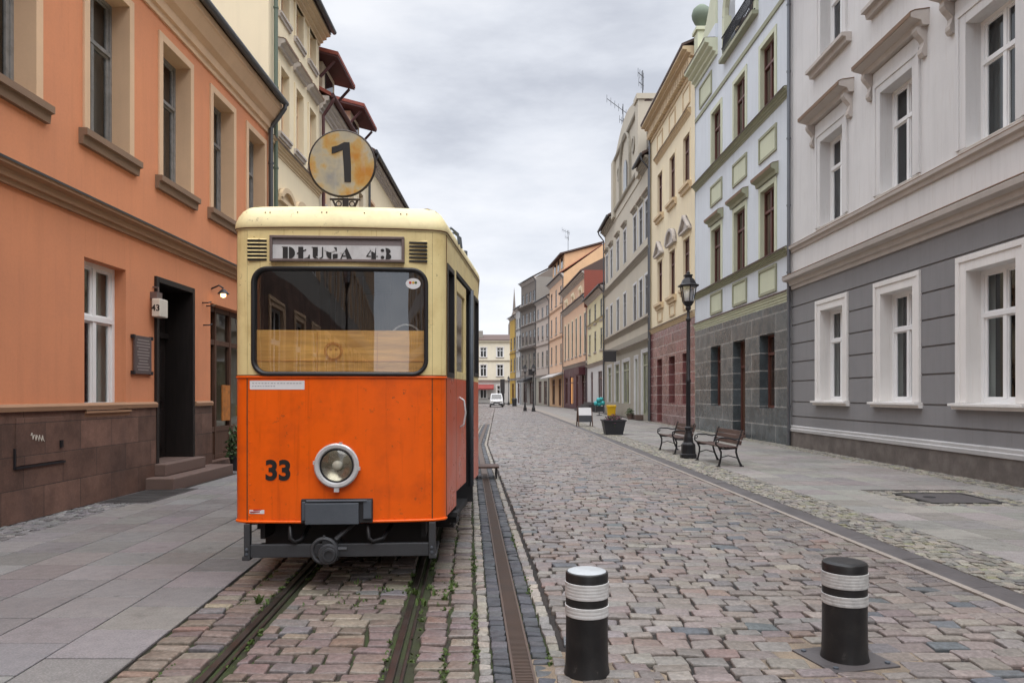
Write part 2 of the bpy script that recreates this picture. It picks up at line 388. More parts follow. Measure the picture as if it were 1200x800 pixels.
M['awning_red'] = pmat('red_awning', (.26, .05, .045), .8, var=.15)
M['awning_grey'] = pmat('grey_awning', (.22, .22, .23), .8, var=.15)
M['teal_shop'] = pmat('shop_dark', (.045, .042, .045), .5, var=.2)
M['maroon_sign'] = pmat('maroon_sign', (.085, .022, .03), .5, var=.2)
M['white_shop'] = pmat('white_shopfront', (.60, .60, .60), .6, var=.06, streak=.15)
M['orange_glow'] = emit_mat('warm_shop_light', (1, .5, .2), .55)
M['bulb'] = emit_mat('warm_wall_bulb', (1, .62, .25), 4)
M['poster'] = pmat('orange_poster', (.42, .15, .03), .5, var=.6, vscale=9)
M['copper'] = pmat('green_copper', (.16, .20, .15), .7, var=.25, streak=.3)
M['green_pipe'] = pmat('green_downpipe', (.10, .135, .10), .5, var=.15)
M['red_lens'] = pmat('red_lens', (.4, .02, .02), .25)
M['number_plate'] = pmat('number_plate_white', (.7, .7, .7), .4)
M['plaque'] = pmat('bronze_plaque', (.15, .12, .12), .45, metal=.5, var=.15, vscale=8)
M['plaque_text'] = pmat('plaque_letters', (.34, .30, .29), .5, metal=.3)
M['lamp_box'] = pmat('house_lamp_white', (.62, .58, .50), .4, var=.08)
M['linen'] = pmat('pale_blue_cloth', (.34, .40, .46), .8, var=.2)

def pm_disc():
    m, nt, out = new_mat('rusty_line_disc'); b = NB(nt); co = b.coord()
    n1 = b.noise(co, 4.2, 5, .6); n2 = b.noise(b.mapping(co, (9, 9, 1.5)), 2, 4)
    c = b.ramp(n1, [(.30, (.30, .29, .26)), (.46, (.46, .40, .27)), (.54, (.52, .33, .10)), (.66, (.50, .21, .02))])
    c = b.mix(b.maprange(n2, .5, .75, 0, .4), c, (.52, .50, .44))
    p = b.n('ShaderNodeBsdfPrincipled'); b.l(c, p.inputs['Base Color']); p.inputs['Roughness'].default_value = .45
    b.l(p.outputs[0], out.inputs[0]); return m
M['disc'] = pm_disc()
# ------------------------------------------------------------------ ground, paving
def lerp(tab, y):
    if y <= tab[0][0]: return tab[0][1]
    for (y0, x0), (y1, x1) in zip(tab, tab[1:]):
        if y <= y1: return x0 + (x1 - x0) * (y - y0) / (y1 - y0)
    return tab[-1][1]
DR = -.0588                                   # drift of the track zone to the left
def zone(x4): return [(0, x4 - DR * 4), (24, x4 + DR * 20), (95, x4 + DR * 20 - 1.4), (118, x4 + DR * 20 - 4), (140, x4 + DR * 20 - 8)]
TR_L = zone(-2.30); LIGHT_L = zone(-.185); DARK_L = zone(-.10); DRAIN_L = zone(.012); DRAIN_R = zone(.147)
DARK_R = zone(.258); ROAD_L = zone(.345)
KERB = [(0, 3.90), (6, 3.80), (18, 3.52), (45, 2.98), (72, 2.35), (95, 1.3), (118, -1.5), (140, -6)]
FACR = [(-30, 8.85), (23, 8.8), (34, 8.62), (44.3, 8.5), (65.5, 8.38), (78, 8.06), (96, 6.85), (108, 5.4), (140, -1)]
FACL = -6.3

def strip(name, a, b, y0, y1, z, mat, step=2.0, off_a=0, off_b=0):
    mb = MB(); n = max(1, int((y1 - y0) / step)); vs = []
    for i in range(n + 1):
        y = y0 + (y1 - y0) * i / n
        xa = a if isinstance(a, (int, float)) else lerp(a, y); xb = b if isinstance(b, (int, float)) else lerp(b, y)
        vs += [(xa + off_a, y, z), (xb + off_b, y, z)]
    mb.add(vs, [(2 * i, 2 * i + 1, 2 * i + 3, 2 * i + 2) for i in range(n)])
    return struct(name, mb, mat)

g = MB(); g.quad((-900, -900, -.09), (900, -900, -.09), (900, 1400, -.09), (-900, 1400, -.09)); struct('ground', g, M['ground'])
strip('road_bed', ROAD_L, KERB, 0, 140, -.016, M['road_bed'])
strip('track_bed', TR_L, ROAD_L, 0, 40, -.020, M['track_bed'])
strip('road_bed', TR_L, ROAD_L, 40, 140, -.018, M['road_bed'])
strip('pavement_bed', FACL, TR_L, 0, 140, -.014, M['road_bed'], off_a=.0)
strip('pavement_bed', KERB, FACR, 0, 140, .012, M['road_bed'], off_a=.30)

def stone(mb, cx, cy, w, l, z0, z1, col, detail=2, jit=.012, rot=0.0, crown=.004):
    """one paving stone: jittered block with worn shoulders"""
    hw, hl = w / 2, l / 2; mb.col = col; ca, sa = math.cos(rot), math.sin(rot)
    u = random.uniform
    cor = [(-hw + u(-jit, jit), -hl + u(-jit, jit)), (hw + u(-jit, jit), -hl + u(-jit, jit)), (hw + u(-jit, jit), hl + u(-jit, jit)), (-hw + u(-jit, jit), hl + u(-jit, jit))]
    tl = [u(-.005, .005), u(-.005, .005)]
    def W(x, y, z): return (cx + x * ca - y * sa, cy + x * sa + y * ca, z + (tl[0] * x / hw + tl[1] * y / hl if z > z0 + .001 else 0))
    if detail >= 2:
        r = min(hw, hl) * .27; pts = []
        for i in range(4):
            p = Vector(cor[i]); a = (Vector(cor[i - 1]) - p).normalized(); c = (Vector(cor[(i + 1) % 4]) - p).normalized()
            pts += [p + a * r * u(.6, 1.1), p + (a + c) * r * .16, p + c * r * u(.6, 1.1)]
        n = len(pts); vs = []
        for k, (sc, z) in enumerate(((1, z0), (1, z1 - .012), (.975, z1 - .004), (.92, z1), )):
            vs += [W(p.x * sc, p.y * (sc if k < 2 else sc - .02), z) for p in pts]
        vs += [W(0, 0, z1 + crown)]
        fs = []
        for k in range(3):
            for i in range(n): j = (i + 1) % n; fs.append((k * n + i, k * n + j, (k + 1) * n + j, (k + 1) * n + i))
        fs += [(3 * n + i, 3 * n + (i + 1) % n, 4 * n) for i in range(n)]
        mb.add(vs, fs)
    else:
        b = .010 if detail == 1 else .016
        vs = [W(x, y, z0) for x, y in cor] + [W(x, y, z1 - .007) for x, y in cor] + [W(x * (1 - b / hw), y * (1 - b / hl), z1) for x, y in cor]
        fs = [(8, 9, 10, 11)]
        for k in range(2):
            for i in range(4): j = (i + 1) % 4; fs.append((k * 4 + i, k * 4 + j, (k + 1) * 4 + j, (k + 1) * 4 + i))
        mb.add(vs, fs)

def pick(pal):
    c = random.choices([p[1] for p in pal], [p[0] for p in pal])[0]
    k = random.uniform(.86, 1.14); return tuple(x * k * random.uniform(.96, 1.04) for x in c)
PAL_ROAD = [(5, (.25, .208, .186)), (4, (.218, .185, .170)), (3.5, (.242, .214, .198)), (2.2, (.192, .177, .172)), (1.0, (.12, .130, .140)), (1.1, (.24, .178, .152)), (1.4, (.285, .252, .224))]
PAL_TRACK = [(4, (.225, .178, .155)), (3, (.20, .162, .152)), (2, (.245, .212, .175)), (1.0, (.19, .18, .18)), (.6, (.245, .17, .14)), (.4, (.30, .255, .20))]
PAL_LIGHT = [(3, (.36, .32, .27)), (2, (.31, .285, .25)), (1, (.26, .245, .23))]
PAL_DARK = [(3, (.085, .09, .10)), (2, (.065, .07, .08)), (1, (.11, .11, .12))]
PAL_SETT = [(3, (.31, .28, .225)), (3, (.27, .25, .21)), (2, (.225, .21, .185)), (1, (.18, .17, .16)), (1, (.35, .32, .27)), (.7, (.28, .27, .17))]

def in_clear(x, y, clear):
    return any(abs(x - cx) < rx and abs(y - cy) < ry for cx, cy, rx, ry in clear)
def cobbles(name, mat, A, B, y0, y1, pal, pitch, wid, z0, z1, gap=.013, wave=.0, det=lambda y: 2, clear=(), jit=.012, slope=0, offs=(0, 0), fixed=None, crown=.006):
    mb = MB(); y = y0; row = 0
    while y < y1:
        p = pitch * random.uniform(.82, 1.2) if pitch > .12 else pitch * random.uniform(.9, 1.1)
        xa = lerp(A, y) + offs[0]; xb = lerp(B, y) + offs[1]
        if fixed:
            n = fixed; ws = [random.uniform(.9, 1.1) for _ in range(n)]; t = sum(ws); ws = [w * (xb - xa) / t for w in ws]
        else:
            ws = []; tot = 0
            while tot < xb - xa: w = random.uniform(*wid); ws.append(w); tot += w
            if row % 2: ws[0] *= .55
            t = sum(ws); ws = [w * (xb - xa) / t for w in ws]
        x = xa
        for w in ws:
            cx = x + w / 2; x += w
            yy = y + p / 2 + wave * math.sin(cx * 1.7 + y * .21) + slope * (cx - xa) + random.uniform(-.006, .006)
            if in_clear(cx, yy, clear): continue
            stone(mb, cx, yy, w - gap * random.uniform(.7, 1.3), p - gap * random.uniform(.7, 1.3), z0, z1 + random.uniform(-.006, .006), pick(pal), det(yy), jit, random.uniform(-.02, .02), crown)
        y += p; row += 1
    return struct(name, mb, mat, smooth=False, fix=False)

dd = lambda y: 2 if y < 13 else (1 if y < 40 else 0)
BOL = [(.437, 4.22), (2.04, 4.456)]
clear_road = [(.437, 4.25, .17, .16), (2.04, 4.456, .27, .23)]
cobbles('roadway_cobbles', M['cobble'], ROAD_L, KERB, 2.6, 48, PAL_ROAD, .140, (.16, .27), -.03, .008, wave=.07, det=dd, clear=clear_road, offs=(.03, -.028), jit=.016, gap=.014)
cobbles('roadway_cobbles', M['cobble'], ROAD_L, KERB, 48.2, 135, PAL_ROAD, .21, (.20, .34), -.03, .008, wave=.07, det=lambda y: 0, offs=(.03, -.04), gap=.02)
# track cobbles: strips left of, between and right of the rails
RL = zone(-1.73); RR = zone(-.655)
dt = lambda y: 2 if y < 9 else 0
cobbles('track_cobbles', M['cobble'], TR_L, RL, 2.6, 40, PAL_TRACK, .135, (.2, .3), -.035, .006, det=dt, offs=(.015, -.085), gap=.024, fixed=2, jit=.011)
cobbles('track_cobbles', M['cobble'], RL, RR, 2.6, 40, PAL_TRACK, .14, (.17, .27), -.035, .006, det=dt, offs=(.085, -.085), gap=.022, jit=.013, wave=.02)
cobbles('track_cobbles', M['cobble'], RR, LIGHT_L, 2.6, 40, PAL_TRACK, .14, (.17, .22), -.035, .006, det=dt, offs=(.085, -.015), gap=.024, fixed=2, jit=.013)
cobbles('pale_sett_line', M['small_sett'], LIGHT_L, DARK_L, 2.6, 45, PAL_LIGHT, .10, (.1, .1), -.035, .004, det=lambda y: 2 if y < 7 else 0, gap=.012, fixed=1, jit=.007)
cobbles('dark_sett_line', M['small_sett'], DARK_L, DRAIN_L, 2.6, 45, PAL_DARK, .11, (.1, .1), -.035, .0, det=lambda y: 2 if y < 7 else 0, gap=.008, fixed=1, jit=.004)
cobbles('dark_sett_line', M['small_sett'], DRAIN_R, DARK_R, 2.6, 45, PAL_DARK, .11, (.1, .1), -.035, .0, det=lambda y: 2 if y < 7 else 0, gap=.008, fixed=1, jit=.004)
cobbles('pale_sett_line', M['small_sett'], DARK_R, ROAD_L, 2.6, 45, PAL_LIGHT, .13, (.1, .1), -.035, .004, det=lambda y: 2 if y < 7 else 0, gap=.010, fixed=1, jit=.007)
cobbles('track_cobbles', M['cobble'], TR_L, ROAD_L, 40.2, 132, PAL_TRACK, .22, (.22, .34), -.035, .006, det=lambda y: 0, gap=.022)
# kerb: pale edging, dark gutter stones
mbk = MB(); y = 0
while y < 135:
    l = .75 * random.uniform(.9, 1.1); xa, xb = lerp(KERB, y), lerp(KERB, y + l)
    mbk.add([(xa - .022, y + .003, -.04), (xa + .02, y + .003, -.04), (xb + .02, y + l - .004, -.04), (xb - .022, y + l - .004, -.04),
             (xa - .022, y + .003, .012), (xa + .02, y + .003, .022), (xb + .02, y + l - .004, .022), (xb - .022, y + l - .004, .012)],
            [(4, 5, 6, 7), (0, 1, 5, 4), (1, 2, 6, 5), (2, 3, 7, 6), (3, 0, 4, 7)]); y += l
struct('kerb_edging', mbk, M['kerb_pale'], bevel=0)
mbk = MB(); y = 0
while y < 135:
    l = 1.0 * random.uniform(.9, 1.1); xa, xb = lerp(KERB, y), lerp(KERB, y + l); z = random.uniform(-.002, .002)
    vs = []
    for xx, yy in ((xa, y + .003), (xb, y + l - .004)):
        vs += [(xx + .023, yy, -.04), (xx + .023, yy, .018 + z), (xx + .09, yy, .024 + z), (xx + .16, yy, .030 + z), (xx + .25, yy, .033 + z), (xx + .275, yy, .030 + z), (xx + .275, yy, -.04)]
    mbk.add(vs, [(i, i + 1, i + 8, i + 7) for i in range(6)] + [(0, 1, 2, 3, 4, 5, 6), (13, 12, 11, 10, 9, 8, 7)]); y += l
struct('gutter_kerb', mbk, M['gutter'])
SETT_R = [(y, x + .29 + .72) for y, x in KERB]
cobbles('pavement_setts', M['small_sett'], [(y, x + .29) for y, x in KERB], SETT_R, 3.0, 42, PAL_SETT, .105, (.085, .13), -.02, .034, det=lambda y: 1 if y < 14 else 0, gap=.014, wave=.03, jit=.009)
strip('pavement_setts', [(y, x + .29) for y, x in KERB], SETT_R, 42, 135, .034, M['kerb_pale'])
# slab pavements
def slabs(name, A, B, y0, y1, z, w0, l0, pal, stagger=True, clear=(), det=1, gap=.007):
    mb = MB()
    wa = lerp(B, y0) - lerp(A, y0); n = max(1, round(wa / w0))
    for i in range(n):
        y = y0 - l0 * random.choice((0, 0, .5, .04))
        while y < y1:
            xa, xb = lerp(A, y), lerp(B, y); xa2, xb2 = lerp(A, y + l0), lerp(B, y + l0)
            w = (xb - xa) / n; w2 = (xb2 - xa2) / n
            if w > .12 and not in_clear(xa + w * (i + .5), y + l0 / 2, clear):
                mb.col = pick(pal); h = gap / 2; zz = z + random.uniform(-.0015, .0015)
                q = [(xa + w * i + h, y + h), (xa + w * (i + 1) - h, y + h), (xa2 + w2 * (i + 1) - h, y + l0 - h), (xa2 + w2 * i + h, y + l0 - h)]
                bev = .004
                c = (sum(p[0] for p in q) / 4, sum(p[1] for p in q) / 4)
                qi = [(p[0] + (bev if p[0] < c[0] else -bev), p[1] + (bev if p[1] < c[1] else -bev)) for p in q]
                mb.add([(*p, z - .05) for p in q] + [(*p, zz - .004) for p in q] + [(*p, zz) for p in qi],
                       [(8, 9, 10, 11)] + [(k * 4 + a, k * 4 + (a + 1) % 4, (k + 1) * 4 + (a + 1) % 4, (k + 1) * 4 + a) for k in range(2) for a in range(4)])
            y += l0
    return struct(name, mb, M['slab_stone'], fix=False)
PAL_SL = [(3, (.24, .229, .227)), (2, (.23, .22, .218)), (2, (.25, .239, .237)), (.5, (.22, .21, .208))]
PAL_SR = [(3, (.30, .278, .256)), (2, (.29, .268, .247)), (2, (.312, .288, .264)), (.6, (.275, .255, .238))]
LW = [(0, FACL + .62), (140, FACL + .62)]
slabs('slab_pavement', LW, TR_L, 2, 60, 0.0, .57, .55, PAL_SL, gap=.013)
cobbles('wall_setts', M['small_sett'], [(0, FACL + .02), (140, FACL + .02)], LW, 3, 40, [(2, (.21, .2, .2)), (2, (.17, .165, .165)), (1, (.26, .25, .24))], .105, (.09, .12), -.03, .0,
        det=lambda y: 1 if y < 16 else 0, gap=.013, jit=.008, wave=.02, clear=[(-5.86, 13.6, .44, 1.6)])
FR2 = [(y, x - .62) for y, x in FACR]
HOLE = (6.72, 11.2)
slabs('slab_pavement', SETT_R, FR2, 2, 128, .036, .6, .6, PAL_SR, clear=[(HOLE[0], HOLE[1], .95, .75)], gap=.012)
cobbles('wall_setts', M['small_sett'], FR2, FACR, 6, 45, PAL_SETT, .11, (.09, .13), -.01, .034, det=lambda y: 1 if y < 18 else 0, gap=.014, jit=.008, wave=.02, offs=(0, -.0))
cobbles('wall_setts', M['small_sett'], [(0, HOLE[0] - 1.0), (20, HOLE[0] - 1.0)], [(0, HOLE[0] + 1.05), (20, HOLE[0] + 1.05)], HOLE[1] - .85, HOLE[1] + .85, PAL_SETT, .105, (.09, .13), -.01, .033, det=lambda y: 1, gap=.013, jit=.008,
        clear=[(HOLE[0], HOLE[1], .55, .55)])
# mortar patches round the bollards
mb = MB()
for (cx, cy), rr in zip(BOL, (.42, .52)):
    n = 22; pts = [(cx + math.cos(t) * rr * random.uniform(.85, 1.2), cy + math.sin(t) * rr * random.uniform(.8, 1.05)) for t in [2 * math.pi * k / n for k in range(n)]]
    mb.add([(x, y, -.006) for x, y in pts] + [(cx, cy, .0075)], [(i, (i + 1) % n, n) for i in range(n)])
struct('mortar_patch', mb, M['mortar'])

# rails and the slotted drain: fixed runs, each a thing
def rail(T0, name, label):
    mb = MB()
    for a, b, z in ((-.060, -.014, .002), (.020, .042, -.002)):
        n = 40; vs = []
        for i in range(n + 1):
            y = 2.6 + (45 - 2.6) * i / n; x = lerp(T0, y)
            vs += [(x + a, y, -.06), (x + a, y, z - .003), (x + a + .004, y, z), (x + b - .004, y, z), (x + b, y, z - .003), (x + b, y, -.06)]
        mb.add(vs, [(i * 6 + k, i * 6 + k + 1, (i + 1) * 6 + k + 1, (i + 1) * 6 + k) for i in range(n) for k in range(5)])
    n = 40; vs = []
    for i in range(n + 1):
        y = 2.6 + (45 - 2.6) * i / n; x = lerp(T0, y); vs += [(x - .062, y, -.021), (x + .045, y, -.021)]
    mb.add(vs, [(2 * i, 2 * i + 1, 2 * i + 3, 2 * i + 2) for i in range(n)])
    return tag(mb.build(name, M['rail_steel']), label, 'rail', 'tram rails in the cobbles')
rail(RL, 'tram_rail', 'rusty grooved tram rail on the left, nearer the grey slab pavement')
rail(RR, 'tram_rail', 'rusty grooved tram rail on the right, nearer the slotted drain')
t = thing('slotted_drain', 'long rusty slotted drain grate between two lines of dark setts', 'drain', (lerp(DRAIN_L, 4), 4, 0))
mb = MB(lambda x, y, z: (x - t.location.x, y - 4, z)); y = 2.7
while y < 15:
    xa, xb = lerp(DRAIN_L, y), lerp(DRAIN_R, y); mb.box(xa + .018, xb - .018, y, y + .011, -.012, .0025); y += .023
vs = []
for i in range(31):
    y = 15 + i; vs += [(lerp(DRAIN_L, y) + .018, y, 0), (lerp(DRAIN_R, y) - .018, y, 0)]
mb.add(vs, [(2 * i, 2 * i + 1, 2 * i + 3, 2 * i + 2) for i in range(30)])
mb.build('grating', M['grate'], t)
for A, o in ((DRAIN_L, .002), (DRAIN_R, -.017)):
    m2 = MB(lambda x, y, z: (x - t.location.x, y - 4, z)); vs = []
    for i in range(44):
        y = 2.6 + i; x = lerp(A, y) + o; vs += [(x, y, -.05), (x, y, .006), (x + .015, y, .006), (x + .015, y, -.05)]
    m2.add(vs, [(4 * i + k, 4 * i + k + 1, 4 * i + k + 5, 4 * i + k + 4) for i in range(43) for k in range(3)]); m2.build('edge_bar', M['grate'], t)
# covers
t = thing('utility_cover', 'square pavement hatch filled with setts in a dark metal frame', 'hatch', (HOLE[0], HOLE[1], .03))
mb = MB()
for a, b, c, d in ((-.56, .56, -.56, -.50), (-.56, .56, .50, .56), (-.56, -.50, -.497, .497), (.50, .56, -.497, .497)): mb.box(a, b, c, d, -.03, .012)
mb.build('frame', M['cover'], t)
mb = MB(); mb.box(-.495, .495, -.495, .495, -.03, .006); mb.build('lid', M['gutter'], t)
mb = MB(); mb.lathe([(.09, .0062), (.09, .011), (.0, .011)], -.22, .1, 18, cap=False); mb.build('lifting_cap', M['under'], t)
t = thing('cellar_hatch', 'dark flat metal cellar plate in the left pavement at the wall', 'hatch', (-5.85, 11.75, 0))
mb = MB(); mb.box(-.36, .36, -.80, .80, -.02, .010)
for k in range(5): mb.box(-.33, .33, -.75 + k * .33, -.72 + k * .33, .010, .014)
mb.build('plate', M['cover'], t, bevel=.004)
mb = MB()
for a, b, c, d in ((-.40, .40, -.85, -.803), (-.40, .40, .803, .85), (-.40, -.363, -.80, .80), (.363, .40, -.80, .80)): mb.box(a, b, c, d, -.02, .007)
mb.build('rim', M['gutter'], t)
# weeds in the joints
def tuft(mb, cx, cy, n, h, spread):
    for _ in range(n):
        a = random.uniform(0, 6.28); r = random.uniform(0, spread); x, y = cx + r * math.cos(a), cy + r * math.sin(a)
        hh = h * random.uniform(.4, 1.1); b = random.uniform(0, 6.28); ln = hh * random.uniform(.3, .9); w = random.uniform(.004, .010)
        dx, dy = math.cos(b), math.sin(b)
        mb.add([(x - dy * w, y + dx * w, .0), (x + dy * w, y - dx * w, 0), (x + dx * ln * .5 + dy * w, y + dy * ln * .5 - dx * w, hh * .8), (x + dx * ln, y + dy * ln, hh), (x + dx * ln * .5 - dy * w, y + dy * ln * .5 + dx * w, hh * .8)], [(0, 1, 2, 3, 4)])
mb = MB()
tuft(mb, -1.98, 5.65, 22, .06, .03)
for _ in range(30): tuft(mb, random.uniform(-1.6, -.5), random.uniform(5.4, 6.6), random.randint(3, 8), .03, .05)
for x, y in ((-.62, 5.85), (-.53, 5.75), (-.70, 5.6), (-.78, 5.9), (-.47, 6.1)): tuft(mb, x, y, 9, .06, .04)
for _ in range(620):
    y = random.uniform(3.9, 8.5); A, o = random.choice(((RL, -.085), (RL, .07), (RR, -.09), (RR, .075), (LIGHT_L, 0), (LIGHT_L, -.02), (TR_L, .29), (DARK_R, 0), (LIGHT_L, -.2)))
    if math.sin(y * 2.9 + o * 23 + A[0][1] * 5) + .5 * math.sin(y * 7.3 + A[0][1]) < random.uniform(-.3, .5): continue
    tuft(mb, lerp(A, y) + o + random.uniform(-.015, .015), y, random.randint(3, 8), .017, .025)
tag(mb.build('weeds', M['weed'], fix=False), 'small green weeds and moss sprouting in the track joints', 'weeds', kind='stuff')
# ------------------------------------------------------------------ houses
class House:
    def __init__(s, name, label, p0, p1, side, depth=11, cat='house', group=None):
        s.p0 = Vector(p0); s.p1 = Vector(p1); d = s.p1 - s.p0; s.L = d.length; d.normalize(); s.d = d
        n = Vector((-d.y, d.x)) * side; s.n = n; s.depth = depth
        s.root = thing(name, label, cat, (p0[0], p0[1], 0), 0, group)
        s.T = lambda a, b, z: (d.x * a + n.x * b, d.y * a + n.y * b, z)
        s.holes = []
    def mb(s): return MB(s.T)
    def sy(s, y): return (y - s.p0.y) / s.d.y          # facade coordinate of a street distance
    def part(s, name, mb, mat, parent=None, **k): return mb.build(name, mat, parent or s.root, **k)
    def hole(s, a, b, z0, z1, depth, reveal=True): s.holes.append((a, b, z0, z1, depth, reveal))
    def walls(s, zones, sides=None, gap=.004):
        """zones: (part name, z0, z1, material, n0, grooves)"""
        for zn in zones:
            name, z0, z1, mat = zn[:4]; n0 = zn[4] if len(zn) > 4 else 0; gr = zn[5] if len(zn) > 5 else ()
            mb = s.mb(); ss = {gap, s.L - gap}; zz = {z0, z1}
            hs = [h for h in s.holes if h[3] > z0 and h[2] < z1]
            for h in hs:
                ss |= {min(max(h[0], gap), s.L - gap), min(max(h[1], gap), s.L - gap)}; zz |= {max(z0, h[2]), min(z1, h[3])}
            for q in gr: zz |= {q - .02, q + .02}
            ss = sorted(ss); zz = sorted(zz)
            inh = lambda a, z: any(h[0] < a < h[1] and h[2] < z < h[3] for h in hs)
            ing = lambda z: any(abs(z - q) < .0205 for q in gr)
            for a, b in zip(ss, ss[1:]):
                for c, e in zip(zz, zz[1:]):
                    if b - a < 1e-5 or e - c < 1e-5 or inh((a + b) / 2, (c + e) / 2): continue
                    if ing((c + e) / 2):
                        nn = n0 - .03
                        mb.quad((a, nn, c), (b, nn, c), (b, nn, e), (a, nn, e)); mb.quad((a, nn, c), (b, nn, c), (b, n0, c), (a, n0, c)); mb.quad((a, nn, e), (b, nn, e), (b, n0, e), (a, n0, e))
                    else: mb.quad((a, n0, c), (b, n0, c), (b, n0, e), (a, n0, e))
            for h in hs:
                if not h[5]: continue
                c, e = max(z0, h[2]), min(z1, h[3]); dp = -h[4] - .06
                for a in h[:2]: mb.quad((a, n0, c), (a, dp, c), (a, dp, e), (a, n0, e))
                if h[3] <= z1 + 1e-6: mb.quad((h[0], n0, e), (h[1], n0, e), (h[1], dp, e), (h[0], dp, e))
                if h[2] >= z0 - 1e-6: mb.quad((h[0], n0, c), (h[1], n0, c), (h[1], dp, c), (h[0], dp, c))
            s.part(name, mb, mat, fix=False)
        zt = max(z[2] for z in zones); mat = sides or zones[-1][3]; mb = s.mb(); dp = -s.depth
        n0 = max((z[4] if len(z) > 4 else 0) for z in zones)
        mb.quad((gap, n0, 0), (gap, dp, 0), (gap, dp, zt), (gap, n0, zt)); mb.quad((s.L - gap, n0, 0), (s.L - gap, dp, 0), (s.L - gap, dp, zt), (s.L - gap, n0, zt))
        mb.quad((gap, dp, 0), (s.L - gap, dp, 0), (s.L - gap, dp, zt), (gap, dp, zt))
        s.part('side_wall', mb, mat, fix=False)
    def mould(s, name, prof, mat, a=None, b=None, parent=None, **k):
        """profile [(n,z)] run along the facade"""
        mb = s.mb(); mb.prism(prof, .006 if a is None else a, s.L - .006 if b is None else b); return s.part(name, mb, mat, parent, **k)
    def cornice(s, name, z0, z1, proud, mat, a=None, b=None, steps=4, parent=None):
        h = z1 - z0; pr = [(-.03, z0)]
        for i in range(steps):
            p = proud * ((i + 1) / steps) ** 1.4; pr += [(p, z0 + h * i / steps), (p, z0 + h * (i + .72) / steps)]
        pr += [(proud, z1 - .01), (proud * .9, z1), (-.03, z1 + .02)]
        o = s.mould(name, pr, mat, a, b, parent)
        s.mould('flashing', [(-.02, z1 + .024), (proud * .9, z1 + .004), (proud + .012, z1 - .012), (proud + .02, z1 - .05), (proud + .024, z1 - .008), (proud * .9, z1 + .018), (-.02, z1 + .036)], M['tile'], a, b, o)
        return o
    def window(s, c, w, z0, z1, st, name='window'):
        a, b = c - w / 2, c + w / 2; dp = st.get('depth', .2); fm = st['frame']; tr = st.get('trim'); fw = st.get('fw', .065)
        s.hole(a, b, z0, z1, dp, tr is None)
        mb = s.mb(); f0, f1 = -dp - .03, -dp + .035
        mb.box(a - .01, a + fw, f0, f1, z0 - .01, z1 + .01); mb.box(b - fw, b + .01, f0, f1, z0 - .01, z1 + .01)
        mb.box(a + fw, b - fw, f0, f1, z1 - fw, z1 + .01); mb.box(a + fw, b - fw, f0, f1, z0 - .01, z0 + fw)
        t = st.get('transom'); zt = z0 + (z1 - z0) * t if t else z1
        if t: mb.box(a + fw, b - fw, f0 + .002, f1 + .02, zt - fw * .55, zt + fw * .55); 
        nm = st.get('mull', 1); bars = [a + (b - a) * (i + 1) / (nm + 1) for i in range(nm)]
        for x in bars:
            if t:
                mb.box(x - fw * .6, x + fw * .6, f0 + .003, f1 + .008, z0 + fw, zt - fw * .55)
                if st.get('mull_top', True): mb.box(x - fw * .55, x + fw * .55, f0 + .003, f1 + .006, zt + fw * .55, z1 - fw)
            else: mb.box(x - fw * .6, x + fw * .6, f0 + .003, f1 + .008, z0 + fw, z1 - fw)
        if st.get('sash'):                                     # inner casement profile
            ed = [a + fw] + bars + [b - fw]; k = .035
            for x0, x1 in zip(ed, ed[1:]):
                for y0, y1 in ((z0 + fw, zt - fw * .5), (zt + fw * .5, z1 - fw)):
                    if y1 - y0 < .1: continue
                    mb.box(x0, x0 + k + fw * .5, f0 + .006, f1 - .018, y0, y1); mb.box(x1 - k - fw * .5, x1, f0 + .006, f1 - .018, y0, y1)
                    mb.box(x0, x1, f0 + .008, f1 - .020, y0, y0 + k); mb.box(x0, x1, f0 + .008, f1 - .020, y1 - k, y1)
        wn = s.part(name, mb, fm, fix=False, bevel=st.get('bevel', 0))
        p = s.mb(); p.quad((a, -dp - .008, z0), (b, -dp - .008, z0), (b, -dp - .008, z1), (a, -dp - .008, z1)); s.part('pane', p, st['pane'], wn, fix=False)
        cu = st.get('curtain')
        if cu:
            y = -dp - .16; u = random.random(); W = b - a
            runs = [(a - .1, b + .45)] if u < .45 else ([(a - .1, a + W * .34), (b - W * .1, b + .45)] if u < .8 else [(a - .1, a + W * .62)])
            for x0, x1 in runs:
                p = s.mb(); n = max(6, int((x1 - x0) / .045)); vs = []; ph = random.uniform(0, 6)
                for i in range(n + 1):
                    x = x0 + (x1 - x0) * i / n; o = .024 * math.sin(i * 1.9 + ph) + .012 * math.sin(i * .7 + ph * 2); vs += [(x, y + o, z0 - .05), (x, y + o, z1 + .05)]
                p.add(vs, [(2 * i, 2 * i + 2, 2 * i + 3, 2 * i + 1) for i in range(n)]); s.part('curtain', p, cu, wn, smooth=True, fix=False)
            p = s.mb(); p.quad((a - .4, -dp - 1.3, z0 - .4), (b + 2.2, -dp - 1.3, z0 - .4), (b + 2.2, -dp - 1.3, z1 + 1.2), (a - .4, -dp - 1.3, z1 + 1.2)); s.part('room_wall', p, M['room'], wn, fix=False)
        if tr:
            tw, pr, tm = tr; mb = s.mb(); e = .002
            mb.box(a - tw, a, -dp - .03, pr, z0 - .0, z1 + tw); mb.box(b, b + tw, -dp - .03, pr, z0, z1 + tw)
            mb.box(a + .0005, b - .0005, -dp - .03, pr - .001, z1, z1 + tw)
            if tw > .18:                                       # outer fillet
                q = tw * .35
                mb.box(a - tw - .012, a - tw + q, -.02, pr + .025, z0, z1 + tw - q); mb.box(b + tw - q, b + tw + .012, -.02, pr + .025, z0, z1 + tw - q)
                mb.box(a - tw - .012, b + tw + .012, -.02, pr + .026, z1 + tw - q, z1 + tw + .012)
